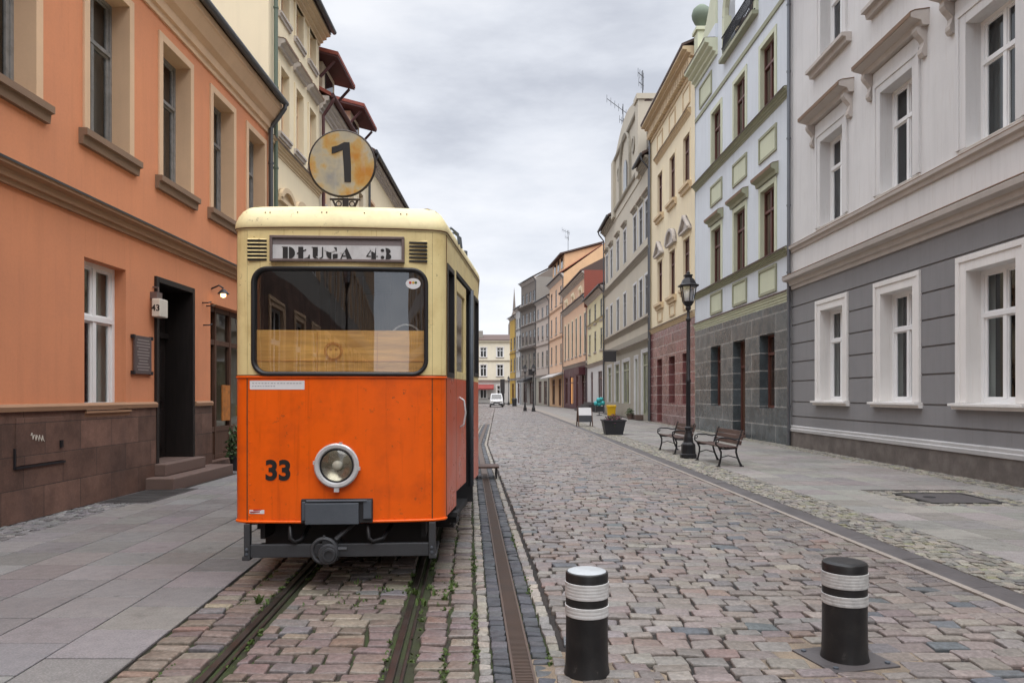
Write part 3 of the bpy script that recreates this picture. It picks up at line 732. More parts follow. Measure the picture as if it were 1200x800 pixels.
            s.part('surround', mb, tm, wn, fix=False, bevel=st.get('tbevel', .006))
        si = st.get('sill')
        if si:
            ext, pr, hh, sm = si
            mb = s.mb(); mb.prism([(-dp - .03, z0 - .004), (-dp - .03, z0 + .012), (pr, z0 - .012), (pr, z0 - hh * .45), (pr * .6, z0 - hh * .5), (pr * .5, z0 - hh), (-.02, z0 - hh)], a - ext, b + ext)
            s.part('sill', mb, sm, wn, fix=False)
        hd = st.get('hood')
        if hd:
            kind, ext, zz, hh, pr, hm = hd; zb = z1 + zz
            if kind in ('flat', 'console'):
                mb = s.mb(); mb.prism([(-.02, zb), (pr * .35, zb), (pr * .45, zb + hh * .35), (pr * .9, zb + hh * .5), (pr, zb + hh * .55), (pr, zb + hh * .85), (pr * .8, zb + hh), (-.02, zb + hh * 1.15)], a - ext, b + ext)
                if kind == 'console':
                    for x in (a - ext * .72, b + ext * .72):
                        pf = [(-.02, zb - .62)]
                        for i in range(9):
                            u = i / 8; pf.append((.07 + .16 * u * u + .045 * math.sin(u * 9.4), zb - .62 + .62 * u))
                        pf += [(-.02, zb)]
                        mb.prism(pf, x - .085, x + .085)
                s.part('hood', mb, hm, wn, fix=False)
                mb = s.mb(); zt_ = zb + hh; mb.prism([(-.02, zt_ + hh * .16 + .002), (pr * .8, zt_ + .004), (pr + .012, zt_ - hh * .15 + .004), (pr + .014, zt_ - hh * .42), (pr + .022, zt_ - hh * .15 + .016), (pr * .8, zt_ + .018), (-.02, zt_ + hh * .16 + .016)], a - ext - .012, b + ext + .012); s.part('hood_flashing', mb, M['sill_stone'], wn, fix=False)
                if kind == 'console':
                    mb = s.mb(); mb.box(a - ext * .55, b + ext * .55, -.02, .03, z1 + .30, zb - .03)
                    s.part('frieze_panel', mb, st.get('frieze', hm), wn, fix=False, bevel=.008)
            else:
                x0, x1 = a - ext, b + ext; mid = c; pts = []
                if kind == 'tri': top = [(x0, zb), (mid, zb + hh), (x1, zb)]
                else: top = [(mid + (x0 - mid) * math.cos(t), zb + hh * math.sin(t)) for t in [math.pi * k / 12 for k in range(13)]]
                mb = s.mb(); th = .13
                mb.plate([*top] + [(p[0] * (1) + (mid - p[0]) * .18, max(zb, p[1] - th)) for p in reversed(top)], -.02, pr); mb.plate(top, -.03, pr * .35)
                mb.box(x0, x1, -.02, pr * .8, zb - .10, zb - .001)
                s.part('hood', mb, hm, wn, fix=False)
        return wn
    def roof(s, ze, rise, over, mat, gut=None, pipes=(), thick=.12, gable=None, z0=0.05, eave_over=None, pm=None, gn=None):
        d = s.depth; mb = s.mb()
        mb.prism([(over, ze), (over, ze + thick), (-d / 2, ze + rise + thick), (-d - .3, ze + thick), (-d - .3, ze), (-d / 2, ze + rise)], -.0 + .008, s.L - .008)
        rf = s.part('roof', mb, mat, fix=False)
        if gable:
            mb = s.mb(); mb.plate([], 0, 0) if 0 else None
            for a in (.004, s.L - .004):
                mb = s.mb(); mb.add([(a, 0, ze - .01), (a, -d, ze - .01), (a, -d / 2, ze + rise)], [(0, 1, 2)]); s.part('gable_wall', mb, gable, fix=False)
        if gut:
            mb = s.mb(); mb.tube([(.02, over + .05, ze + .03), (s.L - .02, over + .05, ze + .03)], .075, 10); s.part('gutter', mb, gut)
        for a in pipes:
            mb = s.mb(); off = .11 if gn is None else gn
            mb.tube([(a, over + .05, ze), (a, over + .05, ze - .12), (a, (over + .05) * .5 + off * .5, ze - .38), (a, off, ze - .62), (a, off, ze - 2), (a, off, z0)], .055, 10)
            z = z0 + 1.2
            while z < ze - 1: mb.lathe([(.07, z), (.07, z + .05)], 0, 0, 10, T=lambda x, y, zz, a=a, off=off: s.T(a + x, off + y, zz)); z += 2.1
            s.part('downpipe', mb, pm or gut or M['zinc'], smooth=False)
        return rf

def panel(h, a, b, z0, z1, fmat, pmt, name='wall_panel', pr=.03):
    mb = h.mb(); f = .09
    mb.box(a, b, -.01, pr + .02, z0, z0 + f); mb.box(a, b, -.01, pr + .02, z1 - f, z1); mb.box(a, a + f, -.01, pr + .02, z0 + f, z1 - f); mb.box(b - f, b, -.01, pr + .02, z0 + f, z1 - f)
    o = h.part(name, mb, fmat, fix=False)
    mb = h.mb(); mb.box(a + f, b - f, -.01, pr * .4, z0 + f, z1 - f); h.part('field', mb, pmt, o, fix=False)

# ---- left: orange house -------------------------------------------------------
H = House('orange_house', 'orange plastered house on the left beside the tram, with brown stone base and dark doorway', (FACL, -3), (FACL, 18.75), -1, 10)
st_up = dict(depth=.30, frame=M['old_frame'], pane=M['glass'], transom=.66, mull=1, trim=(.14, .035, M['beige_trim']), sill=(.24, .13, .24, M['sill_stone']), curtain=M['curtain_dark'], fw=.06, sash=True, bevel=.004)
for y in (2.2, 4.45, 6.75, 9.0, 11.34, 13.6, 15.8, 17.85): H.window(H.sy(y), 1.12, 5.52, 7.98, st_up)
st_g = dict(depth=.22, frame=M['white_frame'], pane=M['glass'], transom=.62, mull=1, sill=(.05, .07, .10, M['brown_band']), curtain=M['curtain'], fw=.075, sash=True, bevel=.004)
for y in (6.9, 11.26): H.window(H.sy(y), 1.15, 1.40, 3.66, st_g)
H.hole(H.sy(12.86), H.sy(14.22), .42, 3.62, .5, False)
H.hole(H.sy(15.15), H.sy(18.3), .22, 3.55, .35, True)
H.walls([('stone_base', 0, 1.45, M['stone_cladding'], .035), ('ground_floor_wall', 1.45, 4.3, M['orange_plaster']), ('upper_wall', 4.3, 9.1, M['orange_plaster'])], sides=M['cream_left'])
for a, b in ((0.006, H.sy(12.75)), (H.sy(14.33), H.sy(15.12)), (H.sy(18.33), H.L - .006)):
    H.mould('base_cap', [(-.02, 1.41), (.075, 1.41), (.085, 1.47), (.06, 1.5), (-.02, 1.51)], M['brown_band'], a, b)
H.mould('string_course', [(-.02, 4.24), (.05, 4.24), (.06, 4.30), (.10, 4.31), (.11, 4.40), (.19, 4.43), (.20, 4.49), (-.02, 4.53)], M['brown_band'])
H.mould('flashing', [(-.02, 4.55), (-.02, 4.532), (.205, 4.494), (.212, 4.47), (.216, 4.50)], M['lead_grey'])
H.mould('eave_cornice', [(-.02, 8.35), (.04, 8.35), (.05, 8.45), (.10, 8.47), (.12, 8.62), (.22, 8.70), (.34, 8.92), (.37, 8.95), (.37, 9.09), (-.02, 9.1)], M['beige_trim'])
H.roof(9.1, 3.2, .42, M['tile'], M['lead_grey'], (H.L - .12,), gable=M['cream_left'])
# doorway
mb = H.mb(); a, b = H.sy(12.86), H.sy(14.22)
mb.box(a - .09, a, -.55, .05, .42, 3.72); mb.box(b, b + .09, -.55, .05, .42, 3.72); mb.box(a, b, -.55, .049, 3.62, 3.72)
dr = H.part('door', mb, M['door_wood'], bevel=.006)
mb = H.mb(); mb.box(a, b, -.56, -.50, .42, 3.62)
for x0, x1 in ((a + .06, (a + b) / 2 - .03), ((a + b) / 2 + .03, b - .06)):
    for z0, z1 in ((.6, 1.35), (1.5, 2.55)): 
        mb.box(x0 + .07, x1 - .07, -.50, -.47, z0, z1); mb.box(x0 + .13, x1 - .13, -.47, -.455, z0 + .07, z1 - .07)
mb.box(a, b, -.50, -.43, 2.72, 2.82); mb.box(a + .12, b - .12, -.50, -.485, 2.92, 3.5)
H.part('door_leaf', mb, M['door_wood'], dr, bevel=.006)
mb = H.mb(); mb.tube([(a + .6, -.5, 1.5), (a + .6, -.44, 1.5), (a + .48, -.43, 1.5)], .012, 8); H.part('handle', mb, M['sign_metal'], dr)
mb = H.mb(); mb.box(H.sy(12.4), H.sy(15.05), -.05, .52, -.03, .2); H.part('step', mb, M['step_stone'], bevel=.02)
mb = H.mb(); mb.box(H.sy(12.72), H.sy(14.36), -.56, .24, .2, .415); H.part('step', mb, M['step_stone'], bevel=.02)
# base hatch with a white scribble
mb = H.mb(); mb.box(H.sy(9.15), H.sy(10.12), 0, .05, .72, 1.33)
hc = H.part('meter_hatch', mb, M['stone_cladding'], bevel=.006)
mb = H.mb(); mb.box(H.sy(9.12), H.sy(10.15), .036, .056, .685, .712); mb.box(H.sy(9.11), H.sy(9.135), .036, .056, .685, .95); mb.box(H.sy(10.02), H.sy(10.07), .05, .075, .90, 1.0); H.part('hinge', mb, M['iron'], hc)
mb = H.mb(); pts = [(H.sy(9.42 + .27 * i / 14), .053, 1.10 - .012 * i * .4 + .045 * math.sin(i * 2.2)) for i in range(15)]
mb.tube(pts, .006, 5); H.part('chalk_scribble', mb, M['lamp_box'], hc)
# plaque
mb = H.mb(); mb.box(H.sy(12.02), H.sy(12.58), .02, .05, 1.98, 2.62)
pq = H.part('plaque', mb, M['plaque'], bevel=.004)
mb = H.mb()
for i in range(11):
    w = random.uniform(.13, .235); mb.box(H.sy(12.3) - w, H.sy(12.3) + w, .05, .053, 2.54 - i * .05, 2.56 - i * .05)
H.part('lettering', mb, M['plaque_text'], pq)
mb = H.mb()
for y in (12.0, 12.6):
    for z in (2.0, 2.6): mb.box(H.sy(y) - .025, H.sy(y) + .025, .0, .06, z - .03, z + .03)
H.part('fixing', mb, M['iron'], pq)
# lit house-number box with 43
mb = H.mb(); c = H.sy(12.72); mb.box(c - .15, c + .15, .05, .20, 2.98, 3.30)
lb = H.part('number_lamp', mb, M['lamp_box'], bevel=.02)
mb = H.mb(); mb.box(c - .10, c + .10, -.01, .12, 3.302, 3.42); mb.tube([(c, .1, 3.40), (c, .1, 3.50), (c, -.01, 3.52)], .015, 8); H.part('bracket', mb, M['sign_metal'], lb)
mb = MB(); Tn = lambda r, u, o: H.T(c - .15 - o, .125 + r, 3.13 + u); add_text(mb, '43', .15, Tn, .002, .004); H.part('lettering', mb, M['black_paint'], lb, fix=False)
# shop front
a, b = H.sy(15.15), H.sy(18.3); mb = H.mb(); y0, y1 = -.30, -.20
for x in (a, a + .72, a + 1.55, a + 2.35, b - .09): mb.box(x, x + .09, y0, y1, .22, 3.55)
for z in (.22, .82, 2.72, 3.44): mb.box(a + .01, b - .01, y0 + .01, y1 - .01, z, z + .11)
mb.box(a + .8, a + 1.55, -.28, -.22, .3, .82)
mb.box(a, b, -.29, -.23, .33, .80)
sf = H.part('shopfront', mb, M['brown_wood'], bevel=.006)
mb = H.mb(); mb.quad((a, -.26, .9), (b, -.26, .9), (b, -.26, 3.5), (a, -.26, 3.5)); H.part('pane', mb, M['glass'], sf, fix=False)
mb = H.mb(); mb.box(a - .0, b, -1.6, -1.55, .2, 3.6); mb.box(a, b, -1.55, -.31, .2, .25); H.part('interior', mb, M['room'], sf)
mb = H.mb(); mb.box(a + .25, a + .62, -.55, -.50, 1.35, 2.55); H.part('hanging_cloth', mb, M['linen'], sf, bevel=.02)
mb = H.mb(); mb.lathe([(.0, 1.62), (.06, 1.66), (.075, 1.75), (.05, 1.86), (0, 1.9)], 0, 0, 12, T=lambda x, y, z: H.T(a + .72 + x, -.40 + y, z)); H.part('shop_lamp', mb, M['orange_glow'], sf)
mb = H.mb(); mb.box(a + 1.06, a + 1.5, -.195, -.17, 1.05, 1.85); H.part('poster', mb, M['poster'], sf)
mb = H.mb(); c = a + .05; mb.tube([(c, 0, 3.85), (c, .16, 3.92), (c, .25, 3.86)], .018, 8); mb.lathe([(.03, 3.84), (.11, 3.76), (.12, 3.74)], 0, 0, 14, T=lambda x, y, z: H.T(c + x, .25 + y, z))
wl = H.part('wall_lamp', mb, M['iron'])
mb = H.mb(); mb.lathe([(.0, 3.66), (.05, 3.68), (.055, 3.74), (.02, 3.79)], 0, 0, 12, T=lambda x, y, z: H.T(c + x, .25 + y, z)); H.part('bulb', mb, M['bulb'], wl)
mb = H.mb()
for y, z in ((14.75, 3.5), (14.95, 3.46), (14.8, 3.05)): mb.tube([(H.sy(y), 0, z), (H.sy(y), .12, z), (H.sy(y) + .1, .14, z + .03)], .014, 6)
H.part('wall_hook', mb, M['iron'])

# ---- left: houses seen over the orange eave -----------------------------------
def simple_windows(h, cols, w, rows, st):
    for z0, z1, extra in rows:
        for c in cols: h.window(c, w, z0, z1, {**st, **(extra or {})})
H = House('cream_house', 'tall cream house with plain side wall rising behind the orange eave', (FACL, 18.77), (FACL, 23.68), -1, 11)
st = dict(depth=.18, frame=M['beige_trim'], pane=M['pane'], transom=.68, mull=1, trim=(.11, .04, M['cream_left']), sill=(.14, .10, .16, M['cornice_stone']))
cols = [H.sy(y) for y in (20.05, 21.45, 22.85)]
simple_windows(H, cols, .74, [(1.2, 3.2, None), (4.8, 6.6, dict(hood=('seg', .25, .35, .35, .15, M['ochre_trim']))), (8.75, 10.55, dict(hood=('flat', .22, .42, .22, .22, M['cornice_stone']))), (12.0, 13.0, None)], st)
H.walls([('ground_floor_wall', 0, 4.2, M['cream_left']), ('upper_wall', 4.2, 13.4, M['cream_left'])])
H.cornice('string_course', 8.05, 8.35, .16, M['ochre_trim']); H.cornice('string_course', 4.1, 4.4, .14, M['ochre_trim'])
H.cornice('eave_cornice', 13.0, 13.4, .38, M['ochre_trim'])
H.roof(13.4, 3.2, .46, M['tile'], M['lead_grey'], (.25,), gable=M['cream_left'], pm=M['green_pipe'])
H = House('buff_house', 'buff house with dark red overhanging dormer roofs above its eave', (FACL, 23.7), (FACL, 31.2), -1, 11)
cols = [H.sy(y) for y in (24.7, 26.5, 28.3, 30.1)]
simple_windows(H, cols, .9, [(1.2, 3.2, None), (4.9, 6.9, None), (8.0, 10.0, None)], {**st, 'trim': (.13, .04, M['cream_left_b'])})
H.walls([('ground_floor_wall', 0, 4.2, M['cream_left_b']), ('upper_wall', 4.2, 11.4, M['cream_left_b'])])
H.cornice('string_course', 4.1, 4.4, .14, M['ochre_trim']); H.cornice('eave_cornice', 10.9, 11.4, .32, M['cornice_stone'])
H.roof(11.4, 3.2, .38, M['red_tile'], M['red_metal'], (.10,), gable=M['cream_left_b'], pm=M['red_metal'])
for y in (25.0, 29.2):
    c = H.sy(y); mb = H.mb(); mb.box(c - .8, c + .8, -2.5, -.02, 11.5, 12.75)
    dm = H.part('dormer', mb, M['cream_left_b'])
    mb = H.mb(); mb.prism([(.62, 12.72), (.62, 12.84), (-3.4, 13.9), (-3.4, 13.78)], c - 1.3, c + 1.3); H.part('dormer_roof', mb, M['red_tile'], dm)
    mb = H.mb(); mb.prism([(.60, 12.66), (.60, 12.715), (-.6, 13.03), (-.6, 12.97)], c - 1.28, c + 1.28)
    for x in (c - 1.1, c + 1.1): mb.tube([(x, -.02, 12.1), (x, .45, 12.62)], .05, 6)
    H.part('soffit', mb, M['red_metal'], dm)
    mb = H.mb(); mb.box(c - .5, c + .5, -.03, .0, 11.75, 12.55); H.part('dormer_window', mb, M['pane'], dm)
for i, (y0, y1, ze, m, nm, lb) in enumerate(((31.22, 42, 12.1, 'cream_left', 'pale_house', 'pale cream house with metal gutter whose eave drops behind the tram roof'), (42.02, 58, 11.2, 'taupe', 'taupe_house', 'taupe house on the left side hidden behind the tram'),
                                         (58.02, 80, 11.8, 'peach_plaster', 'peach_house', 'peach house on the left side farther along behind the tram'), (80.02, 112, 11.5, 'pale_grey', 'grey_house', 'pale grey house at the far left end behind the tram'))):
    H = House(nm, lb, (FACL, y0), (FACL, y1), -1, 11)
    n = int((y1 - y0) / 2.2); cols = [(k + .5) * H.L / n for k in range(n)]
    simple_windows(H, cols, 1.0, [(1.0, 3.2, None), (4.9, 6.9, None), (8.2, 10.2, None)], {**st, 'trim': (.13, .04, M['beige_trim'])})
    H.walls([('ground_floor_wall', 0, 4.2, M[m]), ('upper_wall', 4.2, ze, M[m])])
    H.cornice('eave_cornice', ze - .4, ze, .3, M['cornice_stone']); H.roof(ze, 3.2, .4, M['tile'], M['lead_grey'], (.3,), gable=M[m])

# ---- right: grey house --------------------------------------------------------
H = House('grey_house', 'pale grey house with darker banded ground floor and white framed windows at the right edge', (8.85, -3), (8.80, 22.88), 1, 11)
YS = (19.98, 16.62, 13.36, 10.0, 6.7, 3.4, .1)
st_g = dict(depth=.30, frame=M['white_frame'], pane=M['glass'], transom=.66, mull=1, trim=(.29, .03, M['white_trim']), sill=(.36, .17, .13, M['white_trim']), curtain=M['curtain'], fw=.085, sash=True, bevel=.006)
st_1 = {**st_g, 'sill': (.28, .03, .06, M['white_trim']), 'hood': ('console', .62, .62, .30, .40, M['cornice_stone']), 'trim': (.29, .035, M['lilac_plaster']), 'frieze': M['lilac_plaster'], 'curtain': M['curtain_dark']}
st_2 = {**st_g, 'sill': (.50, .26, .24, M['cornice_stone']), 'trim': (.25, .035, M['lilac_plaster']), 'curtain': M['curtain_dark']}
for y in YS:
    H.window(H.sy(y), 1.38, 1.47, 4.02, st_g); H.window(H.sy(y), 1.38, 6.42, 8.82, st_1); H.window(H.sy(y), 1.34, 11.05, 13.5, st_2)
H.walls([('plinth', 0, .50, M['plinth_dark'], .05), ('ground_floor_wall', .50, 5.0, M['grey_plaster'], .0, (.97, 1.42, 2.06, 2.65, 3.22, 3.80, 4.37)), ('upper_wall', 5.0, 15.3, M['lilac_plaster'])])
H.mould('plinth_band', [(-.02, .50), (.075, .50), (.08, .58), (.05, .60), (.05, .66), (.03, .68), (-.02, .69)], M['band_grey'])
H.mould('cornice', [(-.02, 4.92), (.05, 4.92), (.06, 5.02), (.12, 5.04), (.14, 5.16), (.28, 5.20), (.30, 5.30), (.26, 5.33), (-.02, 5.40)], M['cornice_stone'])
H.mould('sill_course', [(-.02, 6.06), (.05, 6.08), (.07, 6.16), (.13, 6.19), (.14, 6.27), (.11, 6.29), (-.02, 6.34)], M['cornice_stone'])
for z, p in ((5.38, .275), (6.315, .125)): H.mould('flashing', [(-.02, z + .022), (-.02, z + .002 + .008), (p + .012, z - .055), (p + .018, z - .05), (p + .015, z - .035)], M['sill_stone'])
H.cornice('eave_cornice', 14.6, 15.3, .5, M['white_trim']); H.roof(15.3, 3, .6, M['tile'], M['zinc'], (H.L - .10,), gable=M['lilac_plaster'])

# ---- right: pale blue house ---------------------------------------------------
H = House('blue_house', 'pale blue house with green trim on a black granite ground floor', (8.80, 22.9), (8.62, 34.0), 1, 11)
st_b = dict(depth=.15, frame=M['brown_frame'], pane=M['pane_brown'], transom=.68, mull=1, trim=(.17, .04, M['green_trim']), fw=.08)
wy = (24.85, 27.75, 30.75)
hb = ('flat', .30, .22, .34, .26, M['olive_trim'])
for y in wy:
    H.window(H.sy(y), 1.30, 6.36, 8.72, {**st_b, 'hood': hb}); H.window(H.sy(y), 1.30, 11.42, 13.75, st_b)
    panel(H, H.sy(y) - .82, H.sy(y) + .82, 5.08, 6.0, M['olive_trim'], M['green_trim']); panel(H, H.sy(y) - .82, H.sy(y) + .82, 9.75, 10.65, M['olive_trim'], M['green_trim'])
st_bg = dict(depth=.30, frame=M['brown_frame'], pane=M['pane_brown'], transom=.74, mull=1, fw=.09)
for y, z0 in ((24.85, 1.18), (30.75, 1.18)): H.window(H.sy(y), 1.40, z0, 3.72, st_bg)
H.window(H.sy(27.75), 1.40, .16, 3.72, {**st_bg, 'transom': .72, 'pane': M['brown_wood']}, name='door')
la, lb_ = H.sy(25.9), H.sy(29.55); H.hole(la, lb_, 15.3, 18.6, 1.0, True)
H.walls([('stone_base', 0, 4.6, M['black_granite'], .04), ('upper_wall', 4.6, 16.3, M['blue_plaster'])], gap=.004)
mb = H.mb(); x0, x1 = H.sy(25.0), H.sy(30.6)
# raised centre above the loggia
mb.box(x0, la, -.4, .0, 16.302, 19.2); mb.box(lb_, x1, -.4, 0, 16.302, 19.2); mb.box(x0, x1, -.4, .001, 18.6, 20.2); H.part('attic_wall', mb, M['blue_plaster'])
mb = H.mb(); n = 14
arc = [((la + lb_) / 2 + (lb_ - la) / 2 * math.cos(math.pi * k / n), 17.0 + 1.5 * math.sin(math.pi * k / n)) for k in range(n + 1)]
for p, q in zip(arc, arc[1:]): mb.tube([(p[0], .0, p[1]), (q[0], .0, q[1])], .14, 6)
mb.box(la - .14, la + .14, -.2, .10, 15.3, 17.0); mb.box(lb_ - .14, lb_ + .14, -.2, .10, 15.3, 17.0); H.part('loggia_arch', mb, M['green_trim'])
mb = H.mb(); mb.box(la, lb_, -1.04, -1.0, 15.3, 18.6)
for k in range(1, 4): mb.box(la + (lb_ - la) * k / 4 - .06, la + (lb_ - la) * k / 4 + .06, -1.0, -.95, 15.3, 18.6)
H.part('loggia_door', mb, M['brown_frame'])
mb = H.mb(); nb = 26
for k in range(nb + 1):
    x = la + .1 + (lb_ - la - .2) * k / nb; mb.tube([(x, .12, 15.35), (x, .15, 15.65), (x, .10, 16.2)], .018, 5)
for z in (15.36, 15.75, 16.2): mb.tube([(la - .1, .12, z), (lb_ + .1, .12, z)], .026, 6)
H.part('railing', mb, M['iron'])
mb = H.mb(); mb.box(la - .15, lb_ + .15, -.0, .24, 15.16, 15.30); H.part('balcony_slab', mb, M['olive_trim'])
H.cornice('stone_cornice', 4.6, 4.95, .14, M['green_trim']); H.cornice('sill_course', 6.08, 6.32, .20, M['olive_trim']); H.cornice('sill_course', 11.12, 11.38, .22, M['olive_trim'])
H.mould('thin_band', [(-.02, 14.35), (.05, 14.35), (.06, 14.5), (-.02, 14.55)], M['olive_trim'], .006, H.L - .006)
for a, b in ((.01, H.sy(25.0)), (H.sy(30.6), H.L - .01)):
    H.cornice('eave_cornice', 16.0, 16.7, .55, M['green_trim'], a, b)
    mb = H.mb(); mb.prism([(.1, 16.72), (.1, 17.3), (-.4, 17.3), (-.4, 16.72)], a, b); H.part('parapet', mb, M['blue_plaster'])
panel(H, H.sy(31.4), H.sy(33.3), 14.7, 15.7, M['olive_trim'], M['green_trim'])
mb = H.mb(); pc = H.sy(33.45); mb.box(pc - .3, pc + .3, -.35, .15, 17.3, 18.3); mb.box(pc - .38, pc + .38, -.43, .23, 18.3, 18.45)
fn = H.part('finial', mb, M['green_trim'])
mb = H.mb(); mb.lathe([(.02, 18.45), (.16, 18.5), (.12, 18.62), (.30, 18.75), (.42, 19.0), (.44, 19.15), (.38, 19.38), (.2, 19.55), (.02, 19.6)], 0, 0, 18, T=lambda x, y, z: H.T(pc + x, -.1 + y, z)); H.part('ball', mb, M['copper'], fn, smooth=True)
mb = H.mb(); pts = [(H.sy(30.6) + 3.0 * t, 17.3 + 2.6 * (1 - t) ** 2.2) for t in [k / 12 for k in range(13)]]
mb.plate([(pts[0][0], 17.3)] + pts, -.3, .1); H.part('parapet_scroll', mb, M['green_trim'])
H.roof(16.3, 3, -.4, M['tile'], None, gable=M['blue_plaster'])
mb = H.mb(); mb.box(H.sy(27.0), H.sy(28.5), -.2, .45, .03, .16); H.part('step', mb, M['step_stone'], bevel=.01)

# ---- right: cream house with red granite --------------------------------------
H = House('cream_house', 'cream yellow house with dentil cornice on a red granite ground floor', (8.62, 34.02), (8.5, 44.3), 1, 11)
st_c = dict(depth=.13, frame=M['brown_frame'], pane=M['pane_brown'], transom=.7, mull=1, trim=(.12, .03, M['cream_plaster']), fw=.08, sill=(.30, .22, .34, M['ochre_trim']))
wy = (35.7, 38.7, 41.75)
for y, hk in zip(wy, ('tri', 'seg', 'tri')):
    H.window(H.sy(y), 1.25, 6.9, 9.35, {**st_c, 'hood': (hk, .34, .38, .75, .24, M['cornice_stone'])}); H.window(H.sy(y), 1.25, 11.95, 14.4, st_c)
    panel(H, H.sy(y) - .7, H.sy(y) + .7, 15.75, 16.75, M['ochre_trim'], M['cream_plaster']); panel(H, H.sy(y) - .62, H.sy(y) + .62, 5.85, 6.5, M['ochre_trim'], M['cream_plaster'])
for y, z0 in ((35.7, 1.2), (38.7, 1.2)): H.window(H.sy(y), 1.35, z0, 3.7, st_bg)
H.window(H.sy(41.75), 1.3, .12, 3.7, {**st_bg, 'pane': M['brown_wood']}, name='door')
H.walls([('stone_base', 0, 5.3, M['red_granite'], .04), ('upper_wall', 5.3, 17.3, M['cream_plaster'])])
H.cornice('stone_cornice', 5.25, 5.6, .16, M['ochre_trim']); H.cornice('hood_course', 15.15, 15.45, .2, M['ochre_trim'], H.sy(34.9), H.sy(42.7))
H.cornice('eave_cornice', 17.45, 18.0, .62, M['ochre_trim'])
mb = H.mb(); k = 0
while k * .34 < H.L - .2: mb.box(.06 + k * .34, .06 + k * .34 + .19, -.01, .30, 17.12, 17.46); k += 1
H.part('dentils', mb, M['ochre_trim']); H.mould('dentil_band', [(-.02, 16.95), (.06, 16.95), (.08, 17.1), (-.02, 17.115)], M['ochre_trim'])
H.roof(18.0, 2.6, .66, M['tile'], None, gable=M['cream_plaster'])
mb = H.mb(); a = H.L - .10; mb.tube([(a, .12, 17.3), (a, .12, 9), (a, .12, .05)], .06, 8); H.part('downpipe', mb, M['zinc'])

# ---- right: beige house with the scrolled gable --------------------------------
H = House('beige_house', 'beige grey house with a tall arched gable, roof aerials and olive shop windows', (8.5, 44.32), (8.38, 65.5), 1, 11)
st_d = dict(depth=.07, frame=M['old_frame'], pane=M['pane'], transom=.7, mull=1, trim=(.16, .03, M['white_shop']), fw=.08)
g1 = (45.6, 47.7, 49.9, 54.2, 57.6, 61.2, 64.0)
for y in g1:
    H.window(H.sy(y), 1.15, 6.75, 9.2, st_d); H.window(H.sy(y), 1.15, 11.5, 13.9, {**st_d, 'hood': ('flat', .25, .3, .25, .2, M['beige_dark'])})
st_s = dict(depth=.10, frame=M['olive_trim'], pane=M['pane_olive'], transom=.8, mull=1, fw=.10, trim=(.22, .04, M['white_shop']))
H.window(H.sy(45.9), 2.5, .35, 4.35, st_s, 'shop_window'); H.window(H.sy(49.3), .95, .2, 4.1, {**st_s, 'pane': M['pane_light'], 'mull': 0}, 'door')
H.window(H.sy(53.6), 3.0, 1.0, 4.1, st_s, 'shop_window'); H.window(H.sy(58.0), 2.2, 1.0, 4.1, st_s, 'shop_window'); H.window(H.sy(62.3), 2.0, 1.0, 4.0, st_s, 'shop_window')
H.walls([('ground_floor_wall', 0, 5.6, M['beige_dark']), ('upper_wall', 5.6, 16.3, M['beige_plaster'])], sides=M['beige_plaster'])
H.cornice('sign_band', 4.75, 5.1, .22, M['beige_dark']); H.cornice('string_course', 6.15, 6.5, .2, M['beige_dark']); H.cornice('string_course', 10.4, 10.8, .22, M['beige_dark'])
ga, gb = H.sy(47.3), H.sy(59.5); n = 16
rf = H.roof(16.3, 4.2, -.15, M['tile'], None, gable=M['beige_plaster'])
for a, b in ((.006, ga - .06), (gb + .06, H.L - .006)):
    H.cornice('eave_cornice', 15.85, 16.3, .4, M['beige_dark'], a, b)
    mb = H.mb(); mb.prism([(.55, 16.33), (.55, 16.5), (-1.2, 17.35), (-1.2, 17.2)], a, b); H.part('eave_roof', mb, M['tile'])
    mb = H.mb(); mb.tube([(a, .62, 16.36), (b, .62, 16.36)], .09, 8); H.part('gutter', mb, M['lead_grey'])
for a in (.15, H.L - .15):
    mb = H.mb(); mb.tube([(a, .6, 16.3), (a, .55, 16.05), (a, .12, 15.5), (a, .12, 9), (a, .12, .05)], .06, 8); H.part('downpipe', mb, M['lead_grey'])
mb = H.mb(); mb.box(H.sy(45.0), H.sy(46.8), -1.6, -.2, 16.9, 18.6); dm = H.part('dormer', mb, M['lead_grey'])
mb = H.mb(); mb.box(H.sy(45.3), H.sy(46.5), -.2, -.17, 17.4, 18.3); H.part('dormer_window', mb, M['pane'], dm)
top = [(gb + (ga - gb) * k / n, 20.6 + 1.7 * math.sin(math.pi * k / n)) for k in range(n + 1)]
mb = H.mb(); mb.plate([(ga, 15.8), (gb, 15.8)] + top, -.9, .06); gw = H.part('gable', mb, M['beige_plaster'])
mb = H.mb(); mb.tube([(p[0], -.38, p[1] + .05) for p in top], .30, 8); H.part('gable_coping', mb, M['tile'], gw)
mb = H.mb(); mb.box(ga - .05, ga + 1.0, -1.0, .28, 16.0, 20.9); mb.box(ga - .15, ga + 1.1, -1.1, .38, 20.9, 21.25); H.part('gable_pier', mb, M['beige_plaster'], gw)
mb = H.mb(); mb.box(gb - 1.0, gb + .05, -1.0, .28, 16.0, 20.6); H.part('gable_pier', mb, M['beige_plaster'], gw)
mb = H.mb(); cm = (ga + gb) / 2
mb.tube([(cm + 2.2 * math.cos(t), .14, 18.6 + 2.2 * math.sin(t)) for t in [math.pi * k / 14 for k in range(15)]], .13, 6)
for x in (cm - 2.2, cm + 2.2): mb.box(x - .13, x + .13, .0, .24, 16.4, 18.6)
H.part('gable_arch', mb, M['beige_dark'], gw)
for z in (16.35, 20.45):
    mb = H.mb(); mb.prism([(.05, z), (.20, z + .06), (.24, z + .2), (.05, z + .26)], ga + 1.02, gb - 1.02); H.part('gable_band', mb, M['beige_dark'], gw)
